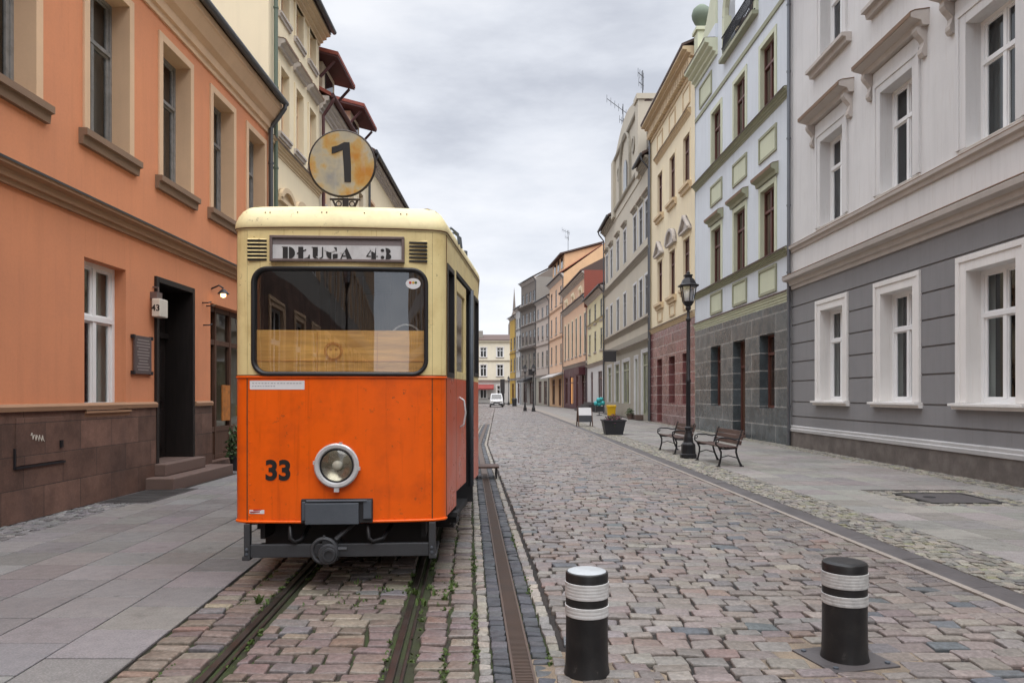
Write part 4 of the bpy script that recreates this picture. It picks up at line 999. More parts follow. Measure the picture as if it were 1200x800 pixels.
for x in (cm - 3.3, cm + 3.3):
    mb = H.mb(); mb.lathe([(.0, .05), (.55, .06), (.6, .13), (.42, .16), (.38, .10), (0, .09)], 0, 0, 18, T=lambda u, w, q, x=x: H.T(x + u, q, 18.9 + w)); H.part('roundel', mb, M['beige_dark'], gw)
mb = H.mb(); mb.plate([(cm + .7 * math.cos(t), 18.2 + .7 * math.sin(t)) for t in [math.pi * k / 10 for k in range(11)]] + [(cm - .7, 16.6), (cm + .7, 16.6)], .12, .14); H.part('gable_window', mb, M['pane'], gw)
def aerial(h, s_, n_, z0, z1, rods, parent):
    mb = h.mb(); mb.tube([(s_, n_, z0), (s_, n_, z1)], .035, 6)
    for z, ln, k in rods:
        mb.tube([(s_ - ln, n_ + ln * .7, z), (s_ + ln * .3, n_ - ln * .2, z)], .025, 5)
        for i in range(k):
            u = i / max(1, k - 1); x = s_ - ln + 1.25 * ln * u; y = n_ + ln * .7 - .85 * ln * u; mb.tube([(x, y, z - .3), (x, y, z + .3)], .015, 4)
    h.part('aerial', mb, M['lead_grey'], parent)
aerial(H, H.sy(58.3), -.5, 21, 25.0, [(24.5, 2.3, 6), (23.6, .5, 3)], rf); aerial(H, H.sy(49.8), -.5, 21, 23.9, [(23.5, .6, 4), (22.9, .5, 3)], rf)
mb = H.mb(); c = H.sy(57.0); mb.box(c - .08, c + .08, .25, 1.25, 4.25, 5.1); mb.tube([(c, 0, 5.15), (c, 1.25, 5.15)], .03, 6); H.part('hanging_sign', mb, M['teal_shop'], bevel=.02)
mb = H.mb()
for y, w, hh in ((47.3, .9, .35), (49.3, 1.4, .2)): mb.box(H.sy(y) - w / 2, H.sy(y) + w / 2, -.1, .5, .03, hh)
H.part('step', mb, M['step_stone'])

# ---- right: farther houses ------------------------------------------------------
def far_house(name, label, p0, p1, ze, wall, ground, zg, ncol, rows, pane='pane', trim=None, roofm='tile', rise=3.2, shops=(), gut='lead_grey', sides=None, frame='old_frame', ww=1.25, gable=None, ground_rows=None):
    H = House(name, label, p0, p1, 1, 11)
    cols = [(k + .5) * H.L / ncol for k in range(ncol)]
    st = dict(depth=.05, frame=M[frame], pane=M['pane'], transom=.7, mull=0, trim=(.16, .02, M[trim or wall]), fw=.08, sill=(.18, .12, .18, M['cornice_stone']))
    simple_windows(H, cols, ww, [(a, b, None) for a, b in rows], st)
    for u, w, z0, z1, pm, nm in shops: H.window(u * H.L, w, z0, z1, dict(depth=.12, frame=M['brown_frame'], pane=M[pm], transom=.78, mull=1, fw=.1), nm)
    H.walls([('ground_floor_wall', 0, zg, M[ground]), ('upper_wall', zg, ze, M[wall])], sides=M[sides or wall])
    H.cornice('shop_cornice', zg - .25, zg + .1, .22, M['cornice_stone']); H.cornice('eave_cornice', ze - .5, ze, .4, M['cornice_stone'])
    for a, b in rows[:-1]: H.cornice('string_course', b + .75, b + 1.0, .15, M[trim or wall])
    H.rf = H.roof(ze, rise, .5, M[roofm], M[gut] if gut else None, (.15,), gable=M[gable or wall]); return H
H = far_house('yellow_house', 'small pale yellow house with white shopfront between beige and peach houses', (8.38, 65.52), (8.06, 77.5), 11.6, 'yellow_plaster', 'white_shop', 4.7, 3, [(5.9, 7.9), (8.7, 10.6)], 'pane_light', shops=((.25, 2.6, .9, 3.9, 'pane_light', 'shop_window'), (.72, 1.6, .2, 4.0, 'pane', 'door')), rise=2.4)
mb = H.mb()
for k in range(4): mb.box(H.sy(70.2), H.sy(76.6), -.05, 1.5 - k * .33, .03 + k * .22, .25 + k * .22)
H.part('steps', mb, M['teal_shop'])
H = far_house('peach_house', 'ornate peach house with scrolled attic and dark red tiled side', (8.06, 77.52), (6.85, 96), 12.4, 'peach_plaster', 'maroon_sign', 5.2, 6, [(6.2, 10.6)], 'pane_light', trim='cream_plaster', roofm='tile', gut=None, ww=1.15,
              shops=((.12, 2.6, .3, 3.9, 'pane', 'shop_window'), (.38, 1.5, .2, 3.9, 'pane', 'door'), (.62, 2.4, .5, 3.9, 'orange_glow', 'shop_window'), (.86, 2.2, .5, 3.9, 'pane', 'shop_window')), rise=3.0)
mb = H.mb(); mb.box(.02, H.L - .02, -.5, .05, 12.42, 14.5); at = H.part('attic', mb, M['peach_plaster'])
H.cornice('attic_cornice', 14.4, 14.9, .6, M['cornice_stone']); mb = H.mb(); mb.prism([(.75, 14.92), (.75, 15.05), (-3, 17), (-3, 14.92)], .02, H.L - .02); H.part('attic_roof', mb, M['tile'])
for u in (.2, .5, .8):
    mb = H.mb(); c = u * H.L
    mb.tube([(c + .9 * math.cos(t), .08, 12.9 + .9 * math.sin(t)) for t in [math.pi * k / 8 for k in range(9)]], .14, 6); mb.lathe([(.02, 13.2), (.3, 13.3), (.34, 13.5), (.2, 13.75), (.02, 13.8)], 0, 0, 8, T=lambda x, y, z: H.T(c + x, .1 + y, z)); H.part('scroll_ornament', mb, M['cream_plaster'])
mb = H.mb(); mb.box(-.05, .0, -5, .35, 11.0, 15.0); H.part('tiled_side', mb, M['red_tile'])
mb = H.mb(); mb.box(H.sy(79), H.sy(82.5), .02, .7, 3.9, 4.7); H.part('shop_awning', mb, M['maroon_sign'])
H = far_house('orange_gabled_house', 'tall orange house with its bare gable wall and shed dormer above the roofs', (6.85, 96.02), (5.6, 108), 17.8, 'peach_plaster', 'orange_gable', 4.6, 3, [(6.0, 8.6), (10.2, 12.6), (14.2, 16.4)], 'pane_light', roofm='red_tile', rise=4.0, sides='orange_gable', gable='orange_gable',
              shops=((.25, 2.2, .2, 3.9, 'pane_brown', 'door'), (.7, 2.4, .3, 3.9, 'pane', 'shop_window')))
mb = H.mb(); mb.add([(1.2, -.3, 18.1), (1.2, -.3, 20.55), (1.2, -5.5, 22.0), (11, -.3, 18.1), (11, -.3, 20.55), (11, -5.5, 22.0)], [(0, 1, 2), (3, 4, 5), (0, 1, 4, 3), (1, 2, 5, 4), (0, 2, 5, 3)]); dm = H.part('dormer', mb, M['orange_gable'])
mb = H.mb(); mb.prism([(.35, 20.45), (.35, 20.65), (-5.6, 22.35), (-5.6, 22.15)], .9, 11.3); H.part('dormer_roof', mb, M['tile'], dm)
for c in (3, 5.8, 8.8):
    mb = H.mb(); mb.box(c - .7, c + .7, -.32, -.26, 18.9, 20.4); H.part('dormer_window', mb, M['pane'], dm)
mb = H.mb(); mb.prism([(.05, 4.75), (1.5, 4.15), (1.5, 4.0), (.05, 4.55)], .3, H.L - .3); H.part('awning', mb, M['pale_grey'])
aerial(H, 5, -1.5, 21, 24.6, [(24.3, 1.6, 5), (23.5, .8, 3)], H.rf)
far_house('pinkish_house', 'pinkish grey house right of the sooty dark one', (5.6, 108.02), (3.9, 117), 16.4, 'pink_plaster', 'beige_dark', 4.6, 3, [(6, 8.4), (10.2, 12.4), (13.6, 15.2)], 'pane_light', shops=((.3, 2, .2, 3.8, 'pane', 'door'), (.7, 2, .4, 3.8, 'pane', 'shop_window')))
H = far_house('sooty_house', 'tall sooty grey house with heavy dark cornices near the far end', (3.9, 117.02), (1.6, 126), 20.8, 'soot_plaster', 'taupe', 4.8, 4, [(6, 8.6), (10, 12.4), (13.6, 15.4), (17, 18.8)], 'pane_light', sides='taupe', shops=((.3, 2, .2, 3.8, 'pane', 'door'), (.7, 2.6, .4, 3.8, 'pane', 'shop_window')))
H.cornice('heavy_cornice', 15.9, 16.6, .8, M['soot_plaster']); H.cornice('heavy_cornice', 9.0, 9.5, .6, M['soot_plaster'])
mb = H.mb(); mb.prism([(.05, 4.6), (1.6, 4.1), (1.6, 3.75), (.05, 4.2)], 2.2, 6.4); H.part('awning', mb, M['teal_shop'])
mb = H.mb(); mb.box(1.0, 1.12, .1, 1.0, 4.9, 5.9); H.part('hanging_sign', mb, M['teal_shop'])
far_house('pale_grey_house', 'narrow pale grey house left of the sooty dark one', (1.6, 126.02), (.7, 131), 17, 'pale_grey', 'white_shop', 4.6, 2, [(6, 8.4), (10, 12.2), (13.4, 15.2)], 'pane_light', shops=((.5, 2, .2, 3.8, 'pane', 'door'),))
far_house('ochre_house', 'narrow ochre yellow house at the far end of the right row', (.7, 131.02), (-.4, 137), 16.0, 'ochre_plaster', 'ochre_plaster', 4.6, 2, [(6, 8.4), (10, 12.2)], 'pane_light', shops=((.5, 2, .2, 3.8, 'pane', 'door'),))
H = House('end_house', 'pale cream house closing the far end of the street', (-22, 152), (6, 152), -1, 12)
st = dict(depth=.2, frame=M['white_frame'], pane=M['pane'], transom=.7, mull=1, trim=(.2, .06, M['white_trim']), fw=.1, sill=(.2, .15, .2, M['cornice_stone']))
cols = [2 + 3.5 * k for k in range(8)]; simple_windows(H, cols, 1.3, [(1.0, 3.6, None), (5.6, 8.0, None), (9.6, 11.6, None)], st)
H.walls([('ground_floor_wall', 0, 4.4, M['pale_grey']), ('upper_wall', 4.4, 13.0, M['cream_far'])]); H.cornice('string_course', 4.3, 4.8, .3, M['cornice_stone']); H.cornice('string_course', 8.6, 8.9, .2, M['cream_far']); H.cornice('eave_cornice', 12.5, 13.1, .5, M['cream_far'])
H.roof(13.1, 1.6, .5, M['tile'], None, gable=M['cream_far'])
mb = H.mb(); c = 15.2; mb.box(c - .6, c + .6, -3, -2, 13, 15.3); H.part('chimney', mb, M['taupe'])
mb = H.mb(); mb.prism([(.05, 3.9), (2.0, 3.1), (2.0, 2.8), (.05, 3.6)], 13.8, 18.2); H.part('awning', mb, M['awning_red'])
# church tower beyond
t = thing('church_tower', 'thin dark church spire above the far right roofs', 'church', (.6, 195, 0))
mb = MB(); mb.box(-1.6, 1.6, -1.6, 1.6, 0, 20.5); mb.build('tower', M['soot_plaster'], t)
mb = MB(); mb.lathe([(1.6, 20.5), (1.3, 21.5), (.45, 24), (.22, 27.5), (.02, 30.5)], 0, 0, 8); mb.build('spire', M['soot_plaster'], t)
# behind the camera: seen only mirrored in the glass
for nm, lb, p0, p1, sd, ze, m in (('taupe_house', 'taupe house mirrored in the left part of the tram windscreen', (.2, -46), (FACL, -3.05), -1, 15.5, 'taupe'), ('pink_house', 'pinkish house down the street, mirrored in the house windows on the left', (8.85, -52), (8.85, -3.02), 1, 12.5, 'pink_plaster')):
    H = House(nm, lb, p0, p1, sd, 11); n = 15; cols = [(k + .5) * H.L / n for k in range(n)]
    simple_windows(H, cols, 1.3, [(1.2, 3.6, None), (5.2, 7.6, None), (9, 11.2, None)], dict(depth=.2, frame=M['white_frame'], pane=M['pane'], transom=.7, mull=1, trim=(.2, .06, M['beige_trim']), fw=.1))
    H.walls([('ground_floor_wall', 0, 4.4, M['stone_cladding']), ('upper_wall', 4.4, ze, M[m])]); H.roof(ze, 3, .4, M['tile'], None, gable=M[m])
# ------------------------------------------------------------------ the tram
t = thing('tram', 'old orange and cream tram number 33 with round yellow 1 sign on its roof', 'tram', (-1.43, 6.01, 0), .0575)
ZS, ZB, ZR = .573, 1.775, 3.010          # skirt, colour border, roof seam
af = lambda s: .05 * (s / .765) ** 2
CORNER = [(.765, .05), (.80, .062), (.83, .078), (.855, .10), (.870, .125), (.877, .16)]
HW1, A1, HW2, A2, A3 = .877, .16, 1.18, 2.7, 10.0
TP = M
def front_strip(mb, s0, s1, z0, z1, n=14, off=0):
    vs = []
    for i in range(n + 1):
        s = s0 + (s1 - s0) * i / n; vs += [(s, af(s) - off, z0), (s, af(s) - off, z1)]
    mb.add(vs, [(2 * i, 2 * i + 2, 2 * i + 3, 2 * i + 1) for i in range(n)])
def corner_strip(mb, sd, z0, z1):
    vs = []
    for x, y in CORNER: vs += [(sd * x, y, z0), (sd * x, y, z1)]
    mb.add(vs, [(2 * i, 2 * i + 2, 2 * i + 3, 2 * i + 1) for i in range(len(CORNER) - 1)])
def sideT(sd, seg):
    if seg == 0: p0, p1 = Vector((sd * HW1, A1)), Vector((sd * HW2, A2))
    else: p0, p1 = Vector((sd * HW2, A2)), Vector((sd * HW2, A3))
    d = (p1 - p0); L = d.length; d.normalize(); n = Vector((d.y, -d.x)) * sd
    return (lambda a, b, z: (p0.x + d.x * a + n.x * b, p0.y + d.y * a + n.y * b, z)), L
# front panel (orange), corners, sides
mb = MB(); front_strip(mb, -.763, .763, ZS, ZB); mb.build('front_panel', M['tram_orange'], t, smooth=True, fix=False)
for sd in (-1, 1):
    mb = MB(); corner_strip(mb, sd, ZS, ZB); mb.build('front_corner', M['tram_orange'], t, smooth=True, fix=False)
mb = MB()                                                        # turned-in lower lip and border bead
for z, dz, r in ((ZS, 0, .012), (ZB - .004, 0, .011)):
    pts = [(-x, y - .002, z) for x, y in reversed(CORNER)] + [(s, af(s) - .002, z) for s in [-.7 + .14 * i for i in range(11)]] + [(x, y - .002, z) for x, y in CORNER]
    mb = MB(); mb.tube(pts, r, 8); mb.build('front_bead', M['tram_orange'], t, smooth=True)
mb = MB()
for sd in (-1, 1):
    mb.tube([(sd * .764, .0475, ZS), (sd * .764, .0475, ZB)], .0045, 6); mb.tube([(sd * .8775, .16, ZS), (sd * .8775, .16, ZB)], .005, 6)
    mb.tube([(sd * .8785, .158, ZB), (sd * .8785, .158, ZR)], .004, 6)
pts = [(-x, y - .004, ZB + .010) for x, y in reversed(CORNER)] + [(s, af(s) - .004, ZB + .010) for s in [-.7 + .14 * i for i in range(11)]] + [(x, y - .004, ZB + .010) for x, y in CORNER]
mb.tube(pts, .006, 6); mb.build('panel_seam', M['seam'], t)
def grid_wall(mb, T, a0, a1, z0, z1, holes, dp=.05):
    ss = sorted({a0, a1} | {h[0] for h in holes} | {h[1] for h in holes}); zz = sorted({z0, z1} | {h[2] for h in holes} | {h[3] for h in holes})
    for a, b in zip(ss, ss[1:]):
        for c, e in zip(zz, zz[1:]):
            if any(h[0] < (a + b) / 2 < h[1] and h[2] < (c + e) / 2 < h[3] for h in holes): continue
            mb.quad((a, 0, c), (b, 0, c), (b, 0, e), (a, 0, e), T)
    for h in holes:
        for a in h[:2]: mb.quad((a, 0, h[2]), (a, -dp, h[2]), (a, -dp, h[3]), (a, 0, h[3]), T)
        for z in h[2:]: mb.quad((h[0], 0, z), (h[0], -dp, z), (h[1], -dp, z), (h[1], 0, z), T)
D0, D1 = .62, 1.98                                               # door bay along the tapered side
for sd in (-1, 1):
    T0, L0 = sideT(sd, 0); T1, L1 = sideT(sd, 1)
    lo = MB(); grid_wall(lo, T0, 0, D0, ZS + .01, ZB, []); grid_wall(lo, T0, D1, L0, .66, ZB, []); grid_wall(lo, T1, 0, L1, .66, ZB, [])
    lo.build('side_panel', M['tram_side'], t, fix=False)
    up = MB(); w1 = (.07, .44, 1.80, 2.74); w2 = (2.10, 2.52, 1.86, 2.74)
    grid_wall(up, T0, 0, D0, ZB, ZR, [w1]); grid_wall(up, T0, D1, L0, ZB, ZR, [w2]); grid_wall(up, T0, D0, D1, 2.80, ZR, [])
    ws = [(.15 + 1.42 * k, .15 + 1.42 * k + 1.22, 1.86, 2.74) for k in range(5)]; grid_wall(up, T1, 0, L1, ZB, ZR, ws)
    up.build('upper_side', M['tram_cream'], t, fix=False)
    for T, w in [(T0, w1), (T0, w2)] + [(T1, q) for q in ws]:
        fr = MB(T); a, b, z0, z1 = w; k = .022
        fr.box(a - k, a + k, -.045, .008, z0 - k, z1 + k); fr.box(b - k, b + k, -.045, .008, z0 - k, z1 + k); fr.box(a + k, b - k, -.045, .008, z1 - k, z1 + k); fr.box(a + k, b - k, -.045, .008, z0 - k, z0 + k)
        sw = fr.build('side_window', M['rubber'], t, fix=False)
        p = MB(T); p.quad((a, -.03, z0), (b, -.03, z0), (b, -.03, z1), (a, -.03, z1)); p.build('pane', M['pane_brown'], sw, fix=False)
    # door bay: recessed leaves, dark gap, grey grab pole
    d = MB(T0); d.box(D0, D1, -.62, -.60, .40, 2.8); d.box(D0 - .001, D0 + .012, -.6, -.0, .42, 2.8); d.box(D1 - .012, D1 + .001, -.6, -.0, .42, 2.8); d.box(D0, D1, -.6, -.001, 2.76, 2.80); d.box(D0, D1, -.6, -.06, .40, .46)
    d.box(D0, D1, -.6, -.3, .46, .78); bay = d.build('door_bay', M['under'], t)
    d = MB(T0); a, b = D0 + .03, D0 + .84; d.box(a, b, -.055, -.012, .70, ZB); dl = d.build('door_leaf', M['tram_side'], t, bevel=.006)
    d = MB(T0); d.box(a, a + .10, -.055, -.012, ZB + .001, 2.74); d.box(b - .10, b, -.055, -.012, ZB + .001, 2.74); d.box(a + .10, b - .10, -.055, -.012, 2.62, 2.74); d.box(a + .10, b - .10, -.055, -.012, ZB + .001, 1.85); d.build('leaf_frame', M['tram_cream'], dl, bevel=.005)
    d = MB(T0); d.box(a + .10, b - .10, -.04, -.03, 1.85, 2.62); d.build('pane', M['pane_brown'], dl)
    d = MB(T0); d.tube([(a + .30, -.02, 1.3), (a + .30, .03, 1.33), (a + .31, .045, 1.45), (a + .30, .03, 1.57), (a + .30, -.02, 1.60)], .011, 8); d.build('handle', M['chrome_ring'], dl, smooth=True)
    d = MB(T0); d.tube([(D1 - .16, .0, .62), (D1 - .16, .0, 2.78)], .028, 10); d.build('grab_pole', M['steel_grey'], t, smooth=True)
    d = MB(T0); d.box(.46, .66, -.2, .03, .50, .54); d.box(D0 + .1, D0 + .5, -.25, -.04, .36, .40); d.box(D0 + .3, D0 + .34, -.2, -.06, .40, .60); d.build('step', M['under'], t)
# rear end
mb = MB(); mb.quad((-HW2, A3, .66), (HW2, A3, .66), (HW2, A3, ZR), (-HW2, A3, ZR)); mb.build('rear_panel', M['tram_cream'], t, fix=False)
# cream front with windscreen opening
WS, WZ0, WZ1, WR = .712, 1.797, 2.668, .115
def rrect(hw, z0, z1, r, n=7):
    p = []
    for cx, cz, a0 in ((hw - r, z1 - r, 0), (-hw + r, z1 - r, 90), (-hw + r, z0 + r, 180), (hw - r, z0 + r, 270)):
        p += [(cx + r * math.cos(R(a0 + 90 * k / n)), cz + r * math.sin(R(a0 + 90 * k / n))) for k in range(n + 1)]
    return p
def refine(p, m=8):
    q = []
    for i in range(len(p)):
        a, b = p[i], p[(i + 1) % len(p)]; L = math.dist(a, b); k = max(1, int(L / .1))
        q += [(a[0] + (b[0] - a[0]) * j / k, a[1] + (b[1] - a[1]) * j / k) for j in range(k)]
    return q
inner = refine(rrect(WS, WZ0, WZ1, WR, 8))
def outer_of(p):
    x, z = p; cx, cz = WS - WR, 0
    hx, za, zb = .763, ZB, ZR; r = WR
    zc0, zc1 = WZ0 + r, WZ1 - r
    def corner(sx, sz):
        ang = math.degrees(math.atan2(abs(z - (zc1 if sz > 0 else zc0)), abs(x) - (WS - r)))
        zz = zb if sz > 0 else za; zcc = zc1 if sz > 0 else zc0
        if ang <= 45: u = math.tan(R(ang)); return (sx * hx, zcc + (zz - zcc) * u)
        u = math.tan(R(90 - ang)); return (sx * ((WS - r) + (hx - (WS - r)) * u), zz)
    if abs(x) >= WS - r - 1e-6 and (z > zc1 - 1e-6 or z < zc0 + 1e-6): return corner(1 if x > 0 else -1, 1 if z > zc1 - 1e-6 else -1)
    if abs(x) > WS - r: return (math.copysign(hx, x), z)
    return (x, zb if z > (WZ0 + WZ1) / 2 else za)
outer = [outer_of(p) for p in inner]; n = len(inner); mb = MB(); vs = []
for k in range(5):
    u = k / 4
    for p, q in zip(inner, outer): x = p[0] + (q[0] - p[0]) * u; z = p[1] + (q[1] - p[1]) * u; vs.append((x, af(x), z))
mb.add(vs, [(k * n + i, k * n + (i + 1) % n, (k + 1) * n + (i + 1) % n, (k + 1) * n + i) for k in range(4) for i in range(n)])
for sd in (-1, 1): corner_strip(mb, sd, ZB, ZR)
mb.build('upper_front', M['tram_cream'], t, smooth=True, fix=False)
mb = MB(); rings = []
for hw, z0, z1, r, y in ((WS + .018, WZ0 - .018, WZ1 + .018, WR + .018, -.002), (WS + .016, WZ0 - .016, WZ1 + .016, WR + .016, -.018), (WS - .002, WZ0 + .002, WZ1 - .002, WR, -.024), (WS - .016, WZ0 + .016, WZ1 - .016, WR - .014, -.014), (WS - .020, WZ0 + .020, WZ1 - .020, WR - .018, .03)):
    p = refine(rrect(hw, z0, z1, r, 8)); rings.append([(x, af(x) + y, z) for x, z in p])
m = min(len(r) for r in rings)
base = refine(rrect(WS, WZ0, WZ1, WR, 8)); m = len(base); vs = []
cz = (WZ0 + WZ1) / 2
for off, y in ((.018, -.002), (.016, -.018), (0, -.024), (-.016, -.014), (-.02, .03)):
    for i, (x, z) in enumerate(base):
        a, b = base[i - 1], base[(i + 1) % m]; tx, tz = b[0] - a[0], b[1] - a[1]; l = math.hypot(tx, tz); nx, nz = tz / l, -tx / l
        xx, zz = x + nx * off, z + nz * off; vs.append((xx, af(xx) + y, zz))
mb.add(vs, [(k * m + i, k * m + (i + 1) % m, (k + 1) * m + (i + 1) % m, (k + 1) * m + i) for k in range(4) for i in range(m)])
wsn = mb.build('windscreen', M['rubber'], t, smooth=True)
mb = MB(); nn = 16; vs = []
for i in range(nn + 1):
    x = -WS + 2 * WS * i / nn; vs += [(x, af(x) + .012, WZ0), (x, af(x) + .012, WZ1)]
mb.add(vs, [(2 * i, 2 * i + 2, 2 * i + 3, 2 * i + 1) for i in range(nn)])
M['screen'] = glass_mat('windscreen_glass', (.92, .91, .88), .16, .01, .03)
mb.build('pane', M['screen'], wsn, smooth=True, fix=False)
mb = MB(); c = (.605, 2.555)
mb.plate([(c[0] + .062 * math.cos(2 * math.pi * k / 24), c[1] + .045 * math.sin(2 * math.pi * k / 24)) for k in range(24)], af(.6) + .004, af(.6) + .009); ov = mb.build('oval_sticker', M['paper'], wsn)
for dx, mm in ((-.025, 'red_print'), (0, 'yellow'), (.022, 'weed')):
    mb = MB(); mb.disc((c[0] + dx, c[1] + .008), .011, (af(.6) + .002, af(.6) + .0045), 10); mb.build('dot', M[mm], ov)
# plywood behind the screen with a faint stencilled round emblem
mb = MB(); mb.box(-.735, .735, .085, .10, 1.78, 2.165); pw = mb.build('plywood_board', M['plywood'], t)
mb = MB(); mb.torus((-.065, .0835, 1.99), .062, .006, 'y', 24, 5); mb.torus((-.065, .0835, 1.99), .075, .003, 'y', 24, 4)
for dx in (-.022, .022): mb.torus((-.065 + dx, .0835, 2.005), .008, .003, 'y', 10, 4)
M['burn'] = pmat('faint_brown_ink', (.62, .28, .07), .6, var=.2)
mb.build('emblem', M['burn'], pw)
mb = MB(); mb.box(-.735, .735, .0795, .0845, 1.905, 1.909); mb.box(-.2, -.197, .0795, .0845, 1.79, 2.15); mb.box(.30, .303, .0795, .0845, 1.79, 2.15); mb.build('board_joint', M['burn'], pw)
# interior
mb = MB(); z0, z1 = .9, 2.95; mb.box(-.80, .80, 3.4, 3.44, z0, z1); mb.box(-.86, -.84, .35, 3.4, z0, z1); mb.box(.84, .86, .35, 3.4, z0, z1); mb.box(-.84, .84, .3, 3.4, z1 - .02, z1); mb.box(-.84, .84, .3, 3.4, z0, z0 + .03)
for x in (-.45, -.15, .3): mb.box(x, x + .05, 2.0, 2.05, z0, z1)
mb.box(-.42, -.1, 2.02, 2.04, z0, z1)
it = mb.build('interior', M['inner_wood'], t)
mb = MB(); mb.torus((.52, .35, 2.10), .14, .010, 'y', 28, 6); mb.tube([(.52, .37, 1.0), (.52, .36, 2.1)], .014, 6); mb.build('hand_wheel', M['chrome_ring'], t, smooth=True)
# destination sign
mb = MB(); x0, x1, z0, z1 = -.565, .535, 2.722, 2.935; k = .022; y0, y1 = -.022, .055
mb.box(x0, x1, y0, y1, z1 - k, z1); mb.box(x0, x1, y0, y1, z0, z0 + k); mb.box(x0, x0 + k, y0 + .001, y1, z0 + k, z1 - k); mb.box(x1 - k, x1, y0 + .001, y1, z0 + k, z1 - k)
ds = mb.build('destination_sign', M['sign_metal'], t, bevel=.003)
mb = MB(); mb.box(x0 + k, x1 - k, -.004, .05, z0 + k, z1 - .075); mb.build('white_strip', M['sign_back'], ds)
mb = MB(); mb.box(x0 + k, x1 - k, -.0035, .05, z1 - .0745, z1 - k); mb.build('grey_strip', M['sign_grey'], ds)
def arc(cx, cy, rx, ry, a0, a1, n=10): return [(cx + rx * math.cos(R(a0 + (a1 - a0) * i / n)), cy + ry * math.sin(R(a0 + (a1 - a0) * i / n))) for i in range(n + 1)]
def halfring(cx, cy, rx, ry, a0, a1, q): return arc(cx, cy, rx, ry, a0, a1) + arc(cx, cy, rx * q[0], ry * q[1], a1, a0)
GL = {
 'D': ([[(.0, 0), (.40, 0), (.40, 1), (.0, 1)], [(-.08, .0), (0, .0), (0, .06), (-.08, .06)], [(-.08, .94), (0, .94), (0, 1), (-.08, 1)], arc(.47, .5, .50, .5, -88, 88)], 1.12),
 'L': ([[(.05, 0), (.45, 0), (.45, 1), (.05, 1)], [(-.06, .38), (.05, .43), (.05, .55), (-.06, .50)], [(.45, .61), (.68, .71), (.68, .83), (.45, .73)], [(-.03, 0), (.05, 0), (.05, .06), (-.03, .06)], [(.52, 0), (.98, 0), (.98, .36), (.90, .36), (.80, .14), (.52, .08)]], 1.10),
 'U': ([[(.05, .25), (.45, .25), (.45, 1), (.05, 1)], [(-.04, .94), (.05, .94), (.05, 1), (-.04, 1)], halfring(.48, .26, .43, .28, 180, 275, (.4, .55)), halfring(.48, .26, .40, .27, 285, 360, (.72, .55)), [(.78, .26), (.88, .26), (.88, 1), (.78, 1)]], 1.06),
 'G': ([arc(.46, .5, .46, .5, 95, 265), [(.52, .93), (.60, 1), (.85, .98), (.85, .66), (.80, .66), (.70, .88), (.52, .92)], [(.52, .0), (.66, .02), (.66, .42), (.52, .42)], [(.66, .06), (.92, .12), (.92, .46), (.60, .46), (.60, .40), (.66, .40)]], 1.02),
 'A': ([[(.02, 0), (.13, 0), (.46, .82), (.42, .98)], [(.44, 1), (.56, 1), (1.02, 0), (.58, 0), (.40, .72)], [(.22, .24), (.50, .24), (.47, .33), (.25, .33)], [(-.03, 0), (.22, 0), (.22, .05), (-.03, .05)]], 1.08),
 '4': ([[(.42, 0), (.82, 0), (.82, 1), (.66, 1), (.42, .62)], [(.0, .26), (.38, .26), (.38, .34), (.10, .34), (.38, .72), (.38, .84), (.0, .34)], [(.86, .26), (.98, .26), (.98, .34), (.86, .34)]], 1.06),
 '3': ([arc(.42, .73, .44, .27, -80, 90), arc(.42, .28, .50, .29, -90, 82), arc(.16, .80, .16, .13, 0, 360), arc(.16, .22, .16, .14, 0, 360)], 1.0)}
def stencil(txt, x, z, hgt, wid=1.0, gap=.06):
    mb = MB()
    for ch in txt:
        if ch == ' ': x += .6 * hgt * wid; continue
        polys, adv = GL[ch]
        for p in polys: mb.plate([(x + a * hgt * wid, z + b * hgt) for a, b in p], -.0075, -.0035)
        x += (adv + gap) * hgt * wid
    return mb
stencil('DLUGA', -.460, 2.742, .102, 1.0).build('lettering', M['black_paint'], ds, fix=False)
stencil('43', .222, 2.742, .100, .96, .16).build('lettering', M['black_paint'], ds, fix=False)
for q in ([(-.115, 2.845), (-.05, 2.850), (-.03, 2.815), (-.075, 2.80), (-.12, 2.815)], [(.005, 2.80), (.035, 2.85), (.06, 2.84), (.03, 2.79)], [(.245, 2.85), (.30, 2.853), (.292, 2.80), (.262, 2.815)]):
    mb = MB(); mb.plate(q, -.0095, -.0078); mb.build('torn_paper', M['sign_back'], ds)
# louvre vents
for x0, x1 in ((-.755, -.60), (.572, .722)):
    mb = MB()
    for i in range(6):
        z = 2.735 + i * .031; a = min(abs(x0), abs(x1)); y = af(max(abs(x0), abs(x1)))
        mb.box(x0, x1, af(a) - .006, y + .02, z, z + .013)
    vt = mb.build('louvre_vent', M['rubber'], t)
    mb = MB()
    for i in range(6):
        z = 2.735 + i * .031; mb.prism([(af(x1) - .002, z + .027), (af(x1) - .012, z + .016), (af(x1) + .02, z + .016)], x0, x1)
    mb.build('lip', M['tram_cream'], vt)
